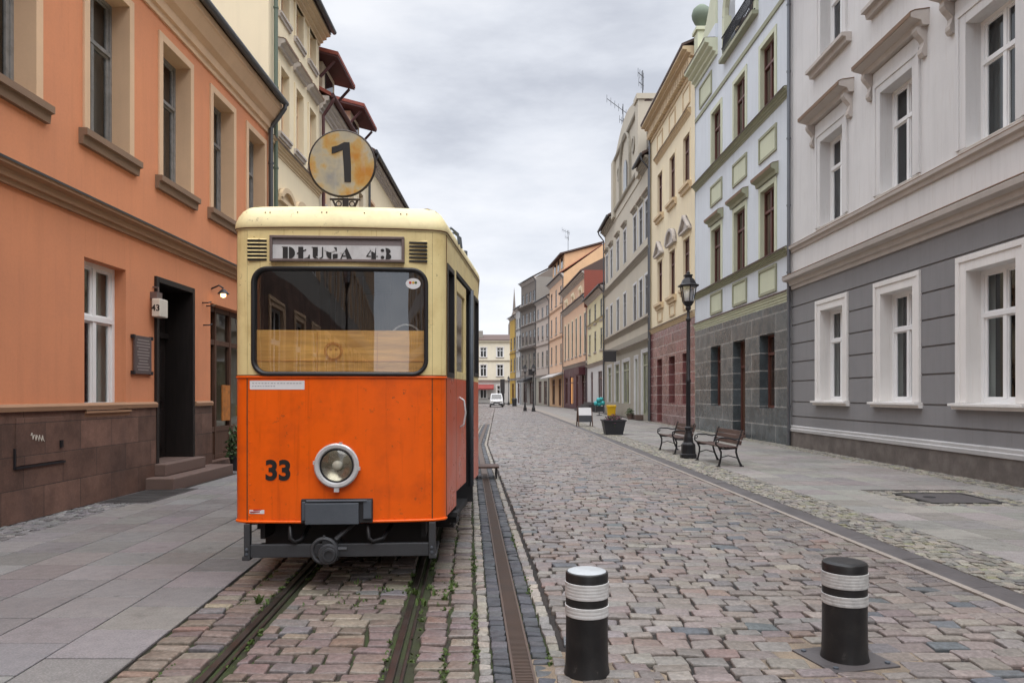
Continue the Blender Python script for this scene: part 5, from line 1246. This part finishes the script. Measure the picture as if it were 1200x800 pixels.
# roof dome
OUT = [(s, af(s)) for s in [-.70 + .10 * i for i in range(15)]] + CORNER + [(HW2, A2), (HW2, 5), (HW2, A3)] + [(-HW2, A3), (-HW2, 5), (-HW2, A2)] + [(-x, y) for x, y in reversed(CORNER)]
n = len(OUT)
def inset(i, dist):
    p0, p, p1 = Vector(OUT[i - 1]), Vector(OUT[i]), Vector(OUT[(i + 1) % n]); d0 = (p - p0).normalized(); d1 = (p1 - p).normalized()
    n0 = Vector((-d0.y, d0.x)); n1 = Vector((-d1.y, d1.x)); m = (n0 + n1); m.normalize(); k = 1 / max(.6, m.dot(n0)); q = p + m * dist * min(k, 1.25)
    lim = abs(p.x) * .98
    if dist > 0 and q.x * p.x < 0 and abs(p.x) > .05: q.x = 0
    return q
mb = MB(); vs = []; prof = [(-.004, ZR - .02), (-.014, ZR - .002), (-.016, ZR + .012), (-.010, ZR + .05), (.012, ZR + .10), (.045, ZR + .148), (.095, ZR + .187), (.165, ZR + .213), (.27, ZR + .228), (.42, ZR + .236)]
for dist, z in prof:
    for i in range(n):
        if dist < .2: q = inset(i, dist)
        else:
            q = inset(i, .165); k = (dist - .165); q = Vector((q.x * (1 - k / .75), q.y + (k if q.y < 5 else -k)))
        vs.append((q.x, q.y, z))
fs = [(k * n + i, k * n + (i + 1) % n, (k + 1) * n + (i + 1) % n, (k + 1) * n + i) for k in range(len(prof) - 1) for i in range(n)]
fs.append(tuple((len(prof) - 1) * n + i for i in range(n))); mb.add(vs, fs); rf = mb.build('roof', M['tram_roof'], t, smooth=True, fix=True)
mb = MB(); pts = [tuple((*inset(i, -.010), ZR - .004)) for i in list(range(n - 9 - 0, n)) + list(range(0, 24))]; mb.tube(pts, .006, 6); mb.build('drip_seam', M['seam'], rf)
mb = MB()
for x in (-.62, -.58, -.35, -.15, -.11, .2, .5, .55): mb.lathe([(.006, 0), (.004, .006), (0, .007)], 0, 0, 8, T=lambda a, b, c, x=x: (x + a, af(x) + .028 - c * .6, ZR + .13 + b))
mb.build('rivet', M['seam'], rf)
mb = MB()
for k in (0, .18):
    mb = MB(); mb.tube([(.82 + k * .12, .75 + k, 3.12), (.90 + k * .12, .80 + k, 3.20), (.965 + k * .12, .82 + k, 3.15), (.975 + k * .12, .82 + k, 3.05)], .013, 6); mb.build('roof_rail', M['steel_grey'], t)
mb = MB(); mb.tube([(1.02, 2.35, 3.1), (1.02, 2.35, 3.27)], .016, 6); mb.lathe([(.03, 3.23), (.03, 3.29), (0, 3.30)], 1.02, 2.35, 8); mb.build('roof_peg', M['steel_grey'], t)
mb = MB(); mb.box(-.02, .22, .42, .7, 3.20, 3.265); mb.build('roof_hatch', M['steel_grey'], t)
# round line-number sign
DC, DY, DRR = (-.012, .20, 3.600), .20, .276
Td = lambda x, y, z: (DC[0] + x, DY + y - z * .03, DC[2] + z)
mb = MB(); mb.disc((0, 0), DRR - .004, (-.012, .012), 48, Td); dsc = mb.build('line_disc', M['disc'], t)
mb = MB(Td); mb.torus((0, 0, 0), DRR, .013, 'y', 48, 8); mb.build('rim', M['rail_steel'], dsc, smooth=True)
mb = MB(Td); one = [(.038, -.165), (.098, -.165), (.098, .0), (.086, .185), (.036, .185), (-.020, .155), (-.078, .140), (-.078, .082), (-.04, .092), (.022, .118), (.030, .0)]
mb.plate([(x * .92 - .014, z * .96 + .0) for x, z in one], -.0165, -.0118); mb.build('lettering', M['black_paint'], dsc, fix=False)
mb = MB(); z0 = 3.17
mb.box(-.012, .038, .21, .235, z0, 3.31); mb.tube([(-.10, .22, 3.305), (-.07, .22, 3.24), (-.06, .22, z0)], .010, 6); mb.tube([(.12, .22, 3.305), (.09, .22, 3.24), (.08, .22, z0)], .010, 6); mb.tube([(-.12, .22, 3.30), (.14, .22, 3.30)], .010, 6); mb.torus((-.045, .22, 3.262), .022, .006, 'y', 12, 5); mb.torus((.068, .22, 3.262), .022, .006, 'y', 12, 5)
mb.build('bracket', M['rail_steel'], dsc)
# headlight
hx, hz = -.014, 1.042; Th = lambda x, y, z: (hx + x, -.0 + z, hz + y)
mb = MB(); mb.lathe([(.150, .02), (.152, -.03), (.178, -.035), (.184, -.055), (.172, -.068), (.150, -.066), (.140, -.052), (.140, .0)], 0, 0, 36, Th, cap=False)
for a in (80, 172, 352): mb.box(hx + .18 * math.cos(R(a)) - .012, hx + .18 * math.cos(R(a)) + .012, -.06, -.02, hz + .18 * math.sin(R(a)) - .014, hz + .18 * math.sin(R(a)) + .014)
mb.box(hx - .02, hx + .02, -.06, -.03, hz - .215, hz - .175)
hl = mb.build('headlight', M['chrome_ring'], t, smooth='auto')
mb = MB(); mb.lathe([(.139, -.045), (.132, -.053), (.126, -.053), (.126, -.03)], 0, 0, 36, Th, cap=False); mb.build('rim', M['rubber'], hl, smooth=True)
mb = MB(); mb.lathe([(.132, -.045), (.11, -.022), (.07, -.005), (.035, .0), (.0, .0)], 0, 0, 32, Th, cap=False); mb.build('reflector', M['reflector'], hl, smooth=True)
mb = MB(); mb.lathe([(.0, -.052), (.025, -.05), (.038, -.04), (.041, -.02), (.041, .0)], 0, 0, 20, Th, cap=False); mb.build('bulb', M['bulb_glass'], hl, smooth=True)
M['lens'] = glass_mat('headlight_lens', (.86, .85, .80), .10, .03, .2)
mb = MB(); mb.lathe([(.129, -.050), (.09, -.064), (.045, -.071), (.0, -.073)], 0, 0, 32, Th, cap=False); mb.build('lens', M['lens'], hl, smooth=True)
# fleet number 33, label strip, small sticker
mb = MB(); add_text(mb, '33', .225, lambda r, u, o: (-.505 + r * .98, af(-.505 + r * .98) - .0022 - o, .992 + u), .0012, .0085); mb.build('fleet_number', M['black_paint'], t, fix=False)
mb = MB(); front_strip(mb, -.742, -.286, 1.668, 1.742, 8, .002); lb = mb.build('label_strip', M['paper'], t, fix=False)
mb = MB()
for i in range(16):
    x = -.72 + i * .026; mb.box(x, x + random.uniform(.01, .022), af(x) - .0035, af(x), 1.716, 1.722)
for i in range(9): x = -.72 + i * .022; mb.box(x, x + random.uniform(.008, .018), af(x) - .0035, af(x), 1.692, 1.699)
mb.build('print_line', M['print'], lb)
mb = MB(); front_strip(mb, -.745, -.62, .640, .672, 4, .002); st_ = mb.build('small_sticker', M['paper'], t, fix=False)
mb = MB(); mb.box(-.738, -.63, af(.68) - .0045, af(.68), .652, .660); mb.box(-.71, -.64, af(.67) - .0045, af(.67), .668, .677); mb.build('print_line', M['red_print'], st_)
mb = MB()
for sd in (-1, 1):
    for i in range(14):
        z = ZS + .05 + i * .087; mb.lathe([(.0065, 0), (.005, .004), (0, .005)], 0, 0, 8, T=lambda a, b, c, sd=sd, z=z: (sd * .742 + a, af(.742) - c, z + b))
for i in range(17):
    x = -.72 + i * .09; mb.lathe([(.0055, 0), (.0045, .004), (0, .005)], 0, 0, 8, T=lambda a, b, c, x=x: (x + a, af(x) - c, ZS + .03 + b))
mb.build('rivet_row', M['tram_orange'], t)
# coupler flap
mb = MB(); mb.box(-.31, .275, -.022, .03, .565, .765); cf = mb.build('flap_recess', M['under'], t, bevel=.006)
mb = MB(); mb.box(-.27, .165, -.055, -.024, .560, .735); mb.box(-.30, -.272, -.035, -.024, .59, .745); mb.box(.20, .268, -.040, -.024, .60, .755); mb.build('flap', M['steel_grey'], cf, bevel=.008)
mb = MB(); mb.tube([(-.26, -.04, .752), (.23, -.04, .752)], .010, 8); mb.build('hinge', M['steel_grey'], cf)
# under-run frame
mb = MB(); mb.box(-.785, -.735, .02, .08, .27, ZS - .015); mb.box(.735, .79, .02, .14, .27, ZS - .015); mb.box(-.735, .735, .03, .07, .275, .385); mb.box(-.80, -.735, .018, .6, .255, .29); mb.box(.735, .80, .018, .6, .255, .29)
mb.build('bumper_frame', M['bumper'], t, bevel=.006)
mb = MB()
mb.box(-.74, .74, .5, 9.7, .27, .90); mb.box(-.44, .44, .9, 3.9, .10, .268); mb.box(-1.0, 1.0, 2.8, 9.7, .4, .8)
mb.box(-.70, -.66, .2, 2.4, .40, .58); mb.box(.66, .70, .2, 2.4, .40, .58)
mb.build('underframe', M['under'], t)
for yy in (2.9, 6.3):
    for sd in (-1, 1):
        mb = MB(); mb.lathe([(.05, -.06), (.33, -.05), (.35, -.03), (.31, .0), (.31, .06), (.05, .07)], 0, 0, 28, T=lambda x, y, z, yy=yy, sd=sd: (sd * (.535 - z), yy + x, .318 + y)); mb.build('wheel', M['rail_steel'], t, smooth='auto')
# coupling head
mb = MB(); cx, cz = -.085, .345
mb.torus((cx - .02, -.10, cz + .01), .098, .017, 'y', 24, 8); mb.lathe([(.075, -.16), (.085, -.13), (.06, -.06), (.045, .1), (.04, .36)], 0, 0, 18, T=lambda x, y, z: (cx + .02 + x, z, cz - .01 + y))
mb.lathe([(.035, -.165), (.052, -.165), (.06, -.14)], 0, 0, 14, T=lambda x, y, z: (cx + .03 + x, z - .01, cz - .01 + y), cap=False)
mb.tube([(cx + .09, -.08, cz + .02), (cx + .16, -.08, cz + .02)], .018, 8); mb.tube([(cx - .02, -.1, cz + .1), (cx - .02, -.1, cz + .135)], .012, 8); mb.tube([(cx + .05, .0, cz + .08), (cx + .24, .15, cz + .24), (cx + .27, .35, cz + .28)], .020, 8)
mb.box(cx - .06, cx + .07, .02, .12, .25, .42)
mb.build('coupling', M['bumper'], t, smooth='auto')
for x0, x1 in ((-.42, -.30), (.22, .40)):
    mb = MB(); mb.tube([(x0, .12, .60), (x0 + .01, .03, .52), (x0 + .02, .0, .44), (x0 + .05, .02, .405), ((x0 + x1) / 2 + .04, .05, .42), (x1, .25, .50)], .017, 8); mb.build('brake_hose', M['rubber'], t, smooth=True)
for x in (-.76, .76):
    for z in (.31, .35):
        mb = MB(); mb.lathe([(.013, 0), (.013, .012), (0, .014)], 0, 0, 6, T=lambda a, b, c, x=x, z=z: (x + a, .02 - c, z + b)); mb.build('bolt', M['steel_grey'], t)
# boarding step standing beside the tram
s_ = thing('boarding_step', 'dark low wooden step on the setts beside the far side of the tram', 'step', (-.50, 14.3, 0), .05)
mb = MB()
for k in range(3): mb.box(-.24, .24, -.30 + k * .2, -.12 + k * .2, .21, .245)
mb.build('tread', M['brown_wood'], s_, bevel=.006)
for x in (-.2, .17):
    mb = MB(); mb.box(x, x + .03, -.28, .28, .10, .208); mb.box(x, x + .03, -.28, -.2, 0, .0998); mb.box(x, x + .03, .2, .28, 0, .0998); mb.build('side_board', M['under'], s_)

# ------------------------------------------------------------------ bollards
def bollard(name, label, cx, cy, h, r, capm, whitem, plate, group=None):
    b = thing(name, label, 'bollard', (cx, cy, 0), 0, group)
    k = .0035
    def shell(z0, z1, rr, mat, nm, prof=None):
        m = MB(); m.lathe(prof or [(rr, z0), (rr, z1)], 0, 0, 40, cap=False); return m.build(nm, mat, b, smooth='auto')
    shell(0, 0, 0, M['bollard_black'], 'post', [(r + .012, 0), (r + .010, .01), (r + .002, .05), (r - .001, .15), (r - .002, h - .245), (r, h - .012), (r - .004, h - .004), (r - .012, h), (r * .7, h - .003), (0, h - .002)])
    z1, z2, z3, z4 = h - .055, h - .145, h - .190, h - .250
    def band(za, zb):
        p = [(r - .004, za)]
        nr = max(2, round((za - zb) / .018))
        for i in range(nr):
            a = za - (za - zb) * i / nr; c = za - (za - zb) * (i + 1) / nr
            p += [(r + k, a - .003), (r + k + .0004, (a + c) / 2), (r + k, c + .003), (r + k - .0009, c)]
        p.append((r - .004, zb)); return p
    shell(0, 0, 0, whitem, 'reflective_band', band(z1, z2)); shell(0, 0, 0, whitem, 'reflective_band', band(z3, z4))
    m = MB(); m.lathe([(r - .012, h + .0005), (r - .02, h + .004), (r * .6, h + .006), (0, h + .007)], 0, 0, 40, cap=False); m.build('cap', capm, b, smooth=True)
    if plate:
        m = MB(); a = .20
        m.box(-a * 1.15, a * 1.15, -a, a, -.03, .012); q = m.build('base_plate', M['gutter'], b, bevel=.004)
        m = MB()
        pass
        for x in (-.18, .18):
            for y in (-.15, .15): m = MB(); m.lathe([(.016, .012), (.016, .022), (0, .024)], x, y, 8); m.build('bolt', M['steel_grey'], q)
    return b
bollard('bollard', 'black bollard with white top and clean white bands, nearer the slotted drain', .437, 4.235, .597, .124, M['cap_grey'], M['bollard_white'], False)
b = bollard('bollard', 'black bollard with black top and scuffed white bands on a square base plate', 2.045, 4.46, .60, .131, M['bollard_black'], M['bollard_scuffed'], True)
b.rotation_euler = (0, 0, R(14))

# ------------------------------------------------------------------ benches
def bench(label, loc, rz, L=1.9):
    b = thing('park_bench', label, 'bench', loc, rz, 'iron benches by the street lamp')
    # local: length along y, faces -x
    slat = [(-.22, .435), (-.12, .425), (-.02, .42), (.08, .425)]
    m = MB()
    for x, z in slat: m.box(x - .042, x + .042, -L / 2, L / 2, z, z + .028)
    m.build('seat', M['bench_wood'], b, bevel=.006)
    m = MB()
    for z, x in ((.53, .185), (.64, .215), (.75, .245)):
        T = lambda u, v, w, x=x, z=z: (x + u * .26 * 1 + 0 * v, v, z + w)
        m.add([(x - .012, -L / 2, z - .045), (x + .014, -L / 2, z - .045), (x + .014, L / 2, z - .045), (x - .012, L / 2, z - .045), (x + .012, -L / 2, z + .045), (x + .038, -L / 2, z + .045), (x + .038, L / 2, z + .045), (x + .012, L / 2, z + .045)],
              [(3, 2, 1, 0), (4, 5, 6, 7), (0, 1, 5, 4), (1, 2, 6, 5), (2, 3, 7, 6), (3, 0, 4, 7)])
    m.build('backrest', M['bench_wood'], b, bevel=.006)
    for y in (-L / 2 + .12, L / 2 - .12):
        m = MB()
        m.tube([(-.27, y, .0), (-.25, y, .06), (-.215, y, .2), (-.21, y, .32), (-.25, y, .41), (-.27, y, .45)], [.028, .024, .022, .022, .022, .02], 8)
        m.tube([(.25, y, .0), (.215, y, .07), (.16, y, .2), (.125, y, .33), (.14, y, .43), (.19, y, .58), (.27, y, .82)], [.03, .024, .022, .022, .022, .02, .018], 8)
        m.tube([(-.27, y, .41), (-.1, y, .395), (.14, y, .41)], .02, 8); m.tube([(-.215, y, .2), (-.05, y, .25), (.16, y, .19)], .013, 6)
        m.tube([(-.26, y, .43), (-.33, y, .50), (-.32, y, .60), (-.24, y, .64), (-.05, y, .635), (.1, y, .60), (.205, y, .62)], .018, 8)
        m.tube([(-.33, y, .53), (-.27, y, .55), (-.26, y, .60)], .013, 6); m.box(-.31, -.23, y - .035, y + .035, 0, .018); m.box(.21, .29, y - .035, y + .035, 0, .018)
        m.build('cast_iron_end', M['iron'], b, smooth='auto')
    return b
PZ = .036
b0 = bench('nearer iron bench with dark wooden slats, in front of the black granite wall', (4.83, 16.95, PZ), .03)
dup(b0, (4.60, 20.3, PZ), .035, 'farther iron bench with dark wooden slats, beyond the lamp post')

# ------------------------------------------------------------------ street lamps
def lamp(label, loc, name='street_lamp'):
    l = thing(name, label, 'street lamp', loc, 0, 'black lantern street lamps')
    m = MB(); o8 = math.pi / 8
    m.lathe([(.21, 0), (.21, .10), (.185, .115), (.175, .34), (.155, .37), (.13, .40), (.115, .52), (.085, .62), (.072, .70), (.095, .73), (.095, .77), (.062, .80)], 0, 0, 8, ph=o8); m.build('base', M['iron'], l)
    m = MB(); m.lathe([(.060, .79), (.056, 1.9), (.066, 1.92), (.066, 1.97), (.052, 2.0), (.045, 3.45), (.062, 3.47), (.062, 3.52), (.04, 3.55), (.036, 3.72), (.06, 3.74), (.07, 3.80), (.05, 3.84)], 0, 0, 14); m.build('post', M['iron'], l, smooth='auto')
    m = MB(); q = math.pi / 6
    m.lathe([(.05, 3.82), (.10, 3.86), (.145, 3.93), (.15, 3.955), (.13, 3.955)], 0, 0, 6, ph=q)
    for k in range(6):
        a = 2 * math.pi * k / 6 + q; m.tube([(.143 * math.cos(a), .143 * math.sin(a), 3.95), (.205 * math.cos(a), .205 * math.sin(a), 4.33)], .013, 6)
    m.lathe([(.205, 4.32), (.27, 4.33), (.275, 4.36), (.20, 4.40), (.155, 4.50), (.10, 4.55), (.10, 4.59), (.12, 4.60), (.12, 4.625), (.04, 4.65), (.05, 4.68), (.02, 4.71), (0, 4.72)], 0, 0, 6, ph=q)
    lt = m.build('lantern', M['iron'], l)
    m = MB(); m.lathe([(.138, 3.955), (.198, 4.32)], 0, 0, 6, ph=q, cap=False); m.build('pane', M['lamp_glass'], lt)
    m = MB(); m.lathe([(.09, 3.96), (.11, 4.06), (.13, 4.28), (.0, 4.31)], 0, 0, 12, cap=False); m.build('diffuser', M['opal'], lt, smooth=True)
    return l
l0 = lamp('black lantern street lamp between the two benches', (4.46, 18.35, PZ))
dup(l0, (2.12, 71.5, PZ), 0, 'black lantern street lamp far off, right one of the distant pair')
dup(l0, (1.32, 73.5, PZ), 0, 'black lantern street lamp far off, left one of the distant pair')
dup(l0, (-.55, 118, PZ), 0, 'tiny black street lamp at the far street end, in front of the cream house')

# ------------------------------------------------------------------ pavement furniture, right side
a = thing('sandwich_board', 'wooden framed sandwich board with white top panel and dark lower panel', 'sign board', (3.72, 37.2, PZ), .1)
m = MB()
for x in (-.38, .33):
    for sgn in (-1, 1): m.add([(x, sgn * .30 - .02, 0), (x + .05, sgn * .30 - .02, 0), (x + .05, sgn * .30 + .02, 0), (x, sgn * .30 + .02, 0), (x, sgn * .03 - .02, .98), (x + .05, sgn * .03 - .02, .98), (x + .05, sgn * .03 + .02, .98), (x, sgn * .03 + .02, .98)], [(0, 1, 2, 3), (4, 5, 6, 7), (0, 1, 5, 4), (1, 2, 6, 5), (2, 3, 7, 6), (3, 0, 4, 7)])
m.build('frame', M['brown_wood'], a)
for z0, z1, mm, nm in ((.56, .95, 'paper', 'top_panel'), (.22, .555, 'planter', 'lower_panel')):
    m = MB()
    for sgn in (-1, 1):
        y0, y1 = sgn * (.30 - .27 * z0 / .98), sgn * (.30 - .27 * z1 / .98)
        m.add([(-.33, y0 - .008, z0), (.33, y0 - .008, z0), (.33, y0 + .008, z0), (-.33, y0 + .008, z0), (-.33, y1 - .008, z1), (.33, y1 - .008, z1), (.33, y1 + .008, z1), (-.33, y1 + .008, z1)], [(0, 1, 2, 3), (4, 5, 6, 7), (0, 1, 5, 4), (1, 2, 6, 5), (2, 3, 7, 6), (3, 0, 4, 7)])
    m.build(nm, M[mm], a)
p = thing('flower_planter', 'dark trough planter with purple flowers on the right pavement', 'planter', (4.12, 29.5, PZ), 0)
def trough(m, w0, w1, d0, d1, h, th=.03):
    vs = []
    for w, d, z in ((w0, d0, 0), (w1, d1, h - .06), (w1 + .03, d1 + .03, h - .06), (w1 + .03, d1 + .03, h), (w1 - .03, d1 - .03, h), (w1 - .05, d1 - .05, h - .1)): vs += [(-w, -d, z), (w, -d, z), (w, d, z), (-w, d, z)]
    m.add(vs, [(3, 2, 1, 0)] + [(k * 4 + i, k * 4 + (i + 1) % 4, (k + 1) * 4 + (i + 1) % 4, (k + 1) * 4 + i) for k in range(5) for i in range(4)] + [(20, 21, 22, 23)])
m = MB(); trough(m, .34, .44, .34, .44, .60); m.build('trough', M['planter'], p)
m = MB(); m.box(-.40, .40, -.40, .40, .48, .54); m.build('soil', M['soil'], p)
def leaves(m, n, bx, by, z0, z1, s0, s1):
    for _ in range(n):
        r = math.sqrt(random.random()); a_ = random.uniform(0, 6.28); x, y = bx * r * math.cos(a_), by * r * math.sin(a_); z = random.uniform(z0, z1) * (1 - .35 * r * r)
        s = random.uniform(s0, s1); u = Vector((random.uniform(-1, 1), random.uniform(-1, 1), random.uniform(-.4, 1))).normalized(); v = u.cross(Vector((random.uniform(-1, 1), random.uniform(-1, 1), random.uniform(-1, 1)))).normalized()
        c = Vector((x, y, z)); m.add([tuple(c), tuple(c + u * s * .5 + v * s * .28), tuple(c + u * s), tuple(c + u * s * .5 - v * s * .28)], [(0, 1, 2, 3)])
m = MB(); leaves(m, 520, .42, .42, .52, .78, .05, .11); m.build('foliage', M['leaf'], p, fix=False)
m = MB(); leaves(m, 420, .43, .43, .62, .84, .04, .08); tag(m.build('flowers', M['flower'], p, fix=False), kind='stuff')
y_ = thing('grit_bin', 'yellow plastic bin on the pavement in front of the pale yellow house', 'bin', (8.38 - .75, 55.8, PZ), 0)
m = MB(); trough(m, .28, .32, .22, .26, .72); m.build('body', M['yellow'], y_, bevel=.01)
m = MB(); m.prism([(-.30, .725), (.30, .725), (.28, .80), (0, .84), (-.28, .80)], -.36, .36); m.build('lid', M['yellow'], y_, bevel=.01)
q = thing('balloon_cluster', 'bunch of turquoise balloons on a dark stand by the far shopfront', 'balloons', (6.85, 57.0, PZ), 0)
m = MB(); m.lathe([(.22, 0), (.22, .04), (.03, .05), (.025, .75)], 0, 0, 12); m.box(-.30, .30, -.2, .2, .3, .72); m.build('stand', M['planter'], q)
for (x, z, r) in ((-.24, .95, .19), (.02, .90, .20), (.28, .97, .18), (-.05, 1.22, .19), (.18, 1.28, .16)):
    m = MB(); m.lathe([(.001, z - r * 1.15)] + [(r * math.sin(math.pi * k / 8), z - r * math.cos(math.pi * k / 8)) for k in range(1, 8)] + [(.001, z + r)], x, random.uniform(-.1, .1), 14); m.build('balloon', M['turquoise'], q, smooth=True)
pp = thing('potted_shrub', 'small dark green shrub in a pot beside the left doorway', 'plant', (-5.92, 15.65, 0), 0)
m = MB(); m.lathe([(.12, 0), (.17, .28), (.185, .28), (.185, .32), (.15, .32), (.14, .27)], 0, 0, 20); m.build('pot', M['planter'], pp, smooth='auto')
m = MB(); m.tube([(0, 0, .2), (.02, .01, .5), (0, 0, .75)], .014, 6); m.build('stem', M['brown_wood'], pp)
m = MB(); leaves(m, 520, .22, .22, .36, .98, .06, .12); m.build('foliage', M['leaf'], pp, fix=False)
p2 = thing('flower_pot', 'small pot of plants on the beige house step by the olive shop window', 'plant', (7.75, 47.6, PZ), 0)
m = MB(); m.lathe([(.16, 0), (.22, .34), (.24, .34), (.24, .38), (.19, .38)], 0, 0, 14); m.build('pot', M['step_stone'], p2)
m = MB(); leaves(m, 160, .25, .25, .38, .75, .07, .14); m.build('foliage', M['leaf'], p2, fix=False)
# ------------------------------------------------------------------ van
v = thing('white_van', 'small white van parked at the far end of the street, seen from the front', 'van', (-2.15, 100, 0), .03)
def sec(y, hw, z0, z1, hwt): return [(-hw, y, z0), (hw, y, z0), (hw, y, z0 + (z1 - z0) * .5), (hwt, y, z1), (-hwt, y, z1), (-hw, y, z0 + (z1 - z0) * .5)]
m = MB(); S = [sec(-2.1, .86, .42, .80, .78), sec(-1.98, .92, .28, 1.0, .84), sec(-1.2, .93, .26, 1.12, .84), sec(-.55, .93, .26, 1.78, .72), sec(-.3, .93, .26, 1.86, .72), sec(1.9, .93, .28, 1.86, .74), sec(2.05, .90, .34, 1.78, .72)]
vs = [p_ for s in S for p_ in s]; m.add(vs, [(k * 6 + i, k * 6 + (i + 1) % 6, (k + 1) * 6 + (i + 1) % 6, (k + 1) * 6 + i) for k in range(6) for i in range(6)] + [(5, 4, 3, 2, 1, 0), tuple(range(36, 42))]); m.build('body', M['van_white'], v, bevel=.03)
m = MB(); m.quad((-.72, -1.20, 1.16), (.72, -1.20, 1.16), (.64, -.60, 1.75), (-.64, -.60, 1.75)); m.build('windscreen', M['pane'], v)
for sd in (-1, 1):
    m = MB(); m.quad((sd * .945, -1.0, 1.12), (sd * .945, .1, 1.12), (sd * .80, .1, 1.66), (sd * .80, -.55, 1.66)); m.build('side_window', M['pane'], v)
    m = MB(); m.box(sd * .58 - .16, sd * .58 + .16, -2.10, -1.98, .66, .84); m.build('headlight', M['reflector'], v, bevel=.02)
    m = MB(); m.box(sd * .95, sd * 1.10, -.95, -.85, 1.08, 1.28); m.build('mirror', M['planter'], v)
    for yy in (-1.35, 1.35):
        m = MB(); m.lathe([(.2, -.1), (.31, -.1), (.31, .1), (.2, .1)], 0, 0, 20, T=lambda x, y, z, sd=sd, yy=yy: (sd * .84 + z, yy + x, .31 + y)); w = m.build('wheel', M['tyre'], v)
        m = MB(); m.lathe([(.2, -.09), (.2, .09)], 0, 0, 14, T=lambda x, y, z, sd=sd, yy=yy: (sd * .84 + z, yy + x, .31 + y)); m.build('rim', M['steel_grey'], w)
m = MB(); m.box(-.84, .84, -2.16, -2.0, .30, .52); m.box(-.45, .45, -2.13, -2.0, .56, .72); m.build('bumper', M['planter'], v, bevel=.02)
m = MB(); m.box(-.26, .26, -2.175, -2.161, .36, .47); m.build('number_plate', M['number_plate'], v)
# dark litter bins at the far corner
bb = thing('litter_bin', 'dark litter bin at the far corner behind the white van', 'bin', (.35, 106, PZ), 0)
m = MB(); m.lathe([(.32, 0), (.36, .95), (.38, .95), (.38, 1.0)], 0, 0, 14); m.build('body', M['planter'], bb)
m = MB(); m.lathe([(.38, 1.0), (.3, 1.15), (0, 1.2)], 0, 0, 14, cap=False); m.build('lid', M['planter'], bb)
np_ = thing('notice_pillar', 'dark slim notice pillar behind the white van', 'pillar', (-1.45, 111, 0))
mb = MB(); mb.box(-.32, .32, -.2, .2, 0, .5); mb.box(-.26, .26, -.14, .14, .5, 1.9); mb.build('post', M['planter'], np_, bevel=.02)
mb = MB(); mb.box(-.34, .34, -.18, .18, 1.9, 4.1); mb.build('panel', M['teal_shop'], np_, bevel=.03)
# street lamp behind, mirrored in the windscreen
dup(l0, (-2.2, -3.2, 0), 0, 'black lantern street lamp mirrored in the tram windscreen')

# ------------------------------------------------------------------ light, sky, camera
w = bpy.data.worlds.new('World'); scene.world = w; w.use_nodes = True; nt = w.node_tree; nt.nodes.clear(); b = NB(nt)
out = nt.nodes.new('ShaderNodeOutputWorld'); bg = nt.nodes.new('ShaderNodeBackground'); bg.inputs[1].default_value = .1
EL, AZ = R(60), R(160)
sky = nt.nodes.new('ShaderNodeTexSky'); sky.sky_type = 'NISHITA'; sky.sun_disc = False; sky.sun_elevation = EL; sky.sun_rotation = AZ
co = nt.nodes.new('ShaderNodeTexCoord').outputs['Generated']
sp = nt.nodes.new('ShaderNodeSeparateXYZ'); nt.links.new(co, sp.inputs[0])
mp = b.mapping(co, (1.0, 1.0, 3.2), (0, 0, .6), (.35, .2, .15))
n1 = b.noise(mp, 2.6, 8, .58); n2 = b.noise(b.mapping(co, (1, 1, 2.2), (0, 0, 1.2), (3, 1, 0)), 1.1, 4, .5)
cl = b.ramp(b.mix(.45, n1, n2), [(.37, (4.0, 4.2, 4.7)), (.47, (5.35, 5.55, 6.0)), (.57, (6.45, 6.55, 6.85))])
zen = b.ramp(sp.outputs[2], [(0, g3(1.05)), (.48, g3(1.0)), (.66, g3(2.1)), (1.0, g3(3.6))])
c = b.mix(1, cl, zen, 'MULTIPLY'); c = b.mix(.06, c, sky.outputs[0])
nt.links.new(c, bg.inputs[0]); nt.links.new(bg.outputs[0], out.inputs[0])
sl = bpy.data.lights.new('sun', 'SUN'); sl.energy = 1.45; sl.angle = R(70); sl.color = (1, .97, .93)
so = bpy.data.objects.new('sun', sl); C.objects.link(so); so.rotation_euler = (math.pi / 2 - EL, 0, math.pi - AZ)
so.location = (0, -5, 30)
cam = bpy.data.cameras.new('camera'); co_ = bpy.data.objects.new('camera', cam); C.objects.link(co_)
co_.location = (0, 0, CAMH); co_.rotation_euler = (R(90), 0, 0); cam.sensor_width = 36; cam.lens = F / 1200 * 36; cam.shift_x = 0; cam.shift_y = (HOR - 400) / 1200
cam.clip_start = .05; cam.clip_end = 3000; scene.camera = co_
vs_ = scene.view_settings; vs_.view_transform = 'Standard'; vs_.look = 'None'; vs_.exposure = .60; vs_.gamma = 1; vs_.use_curve_mapping = False
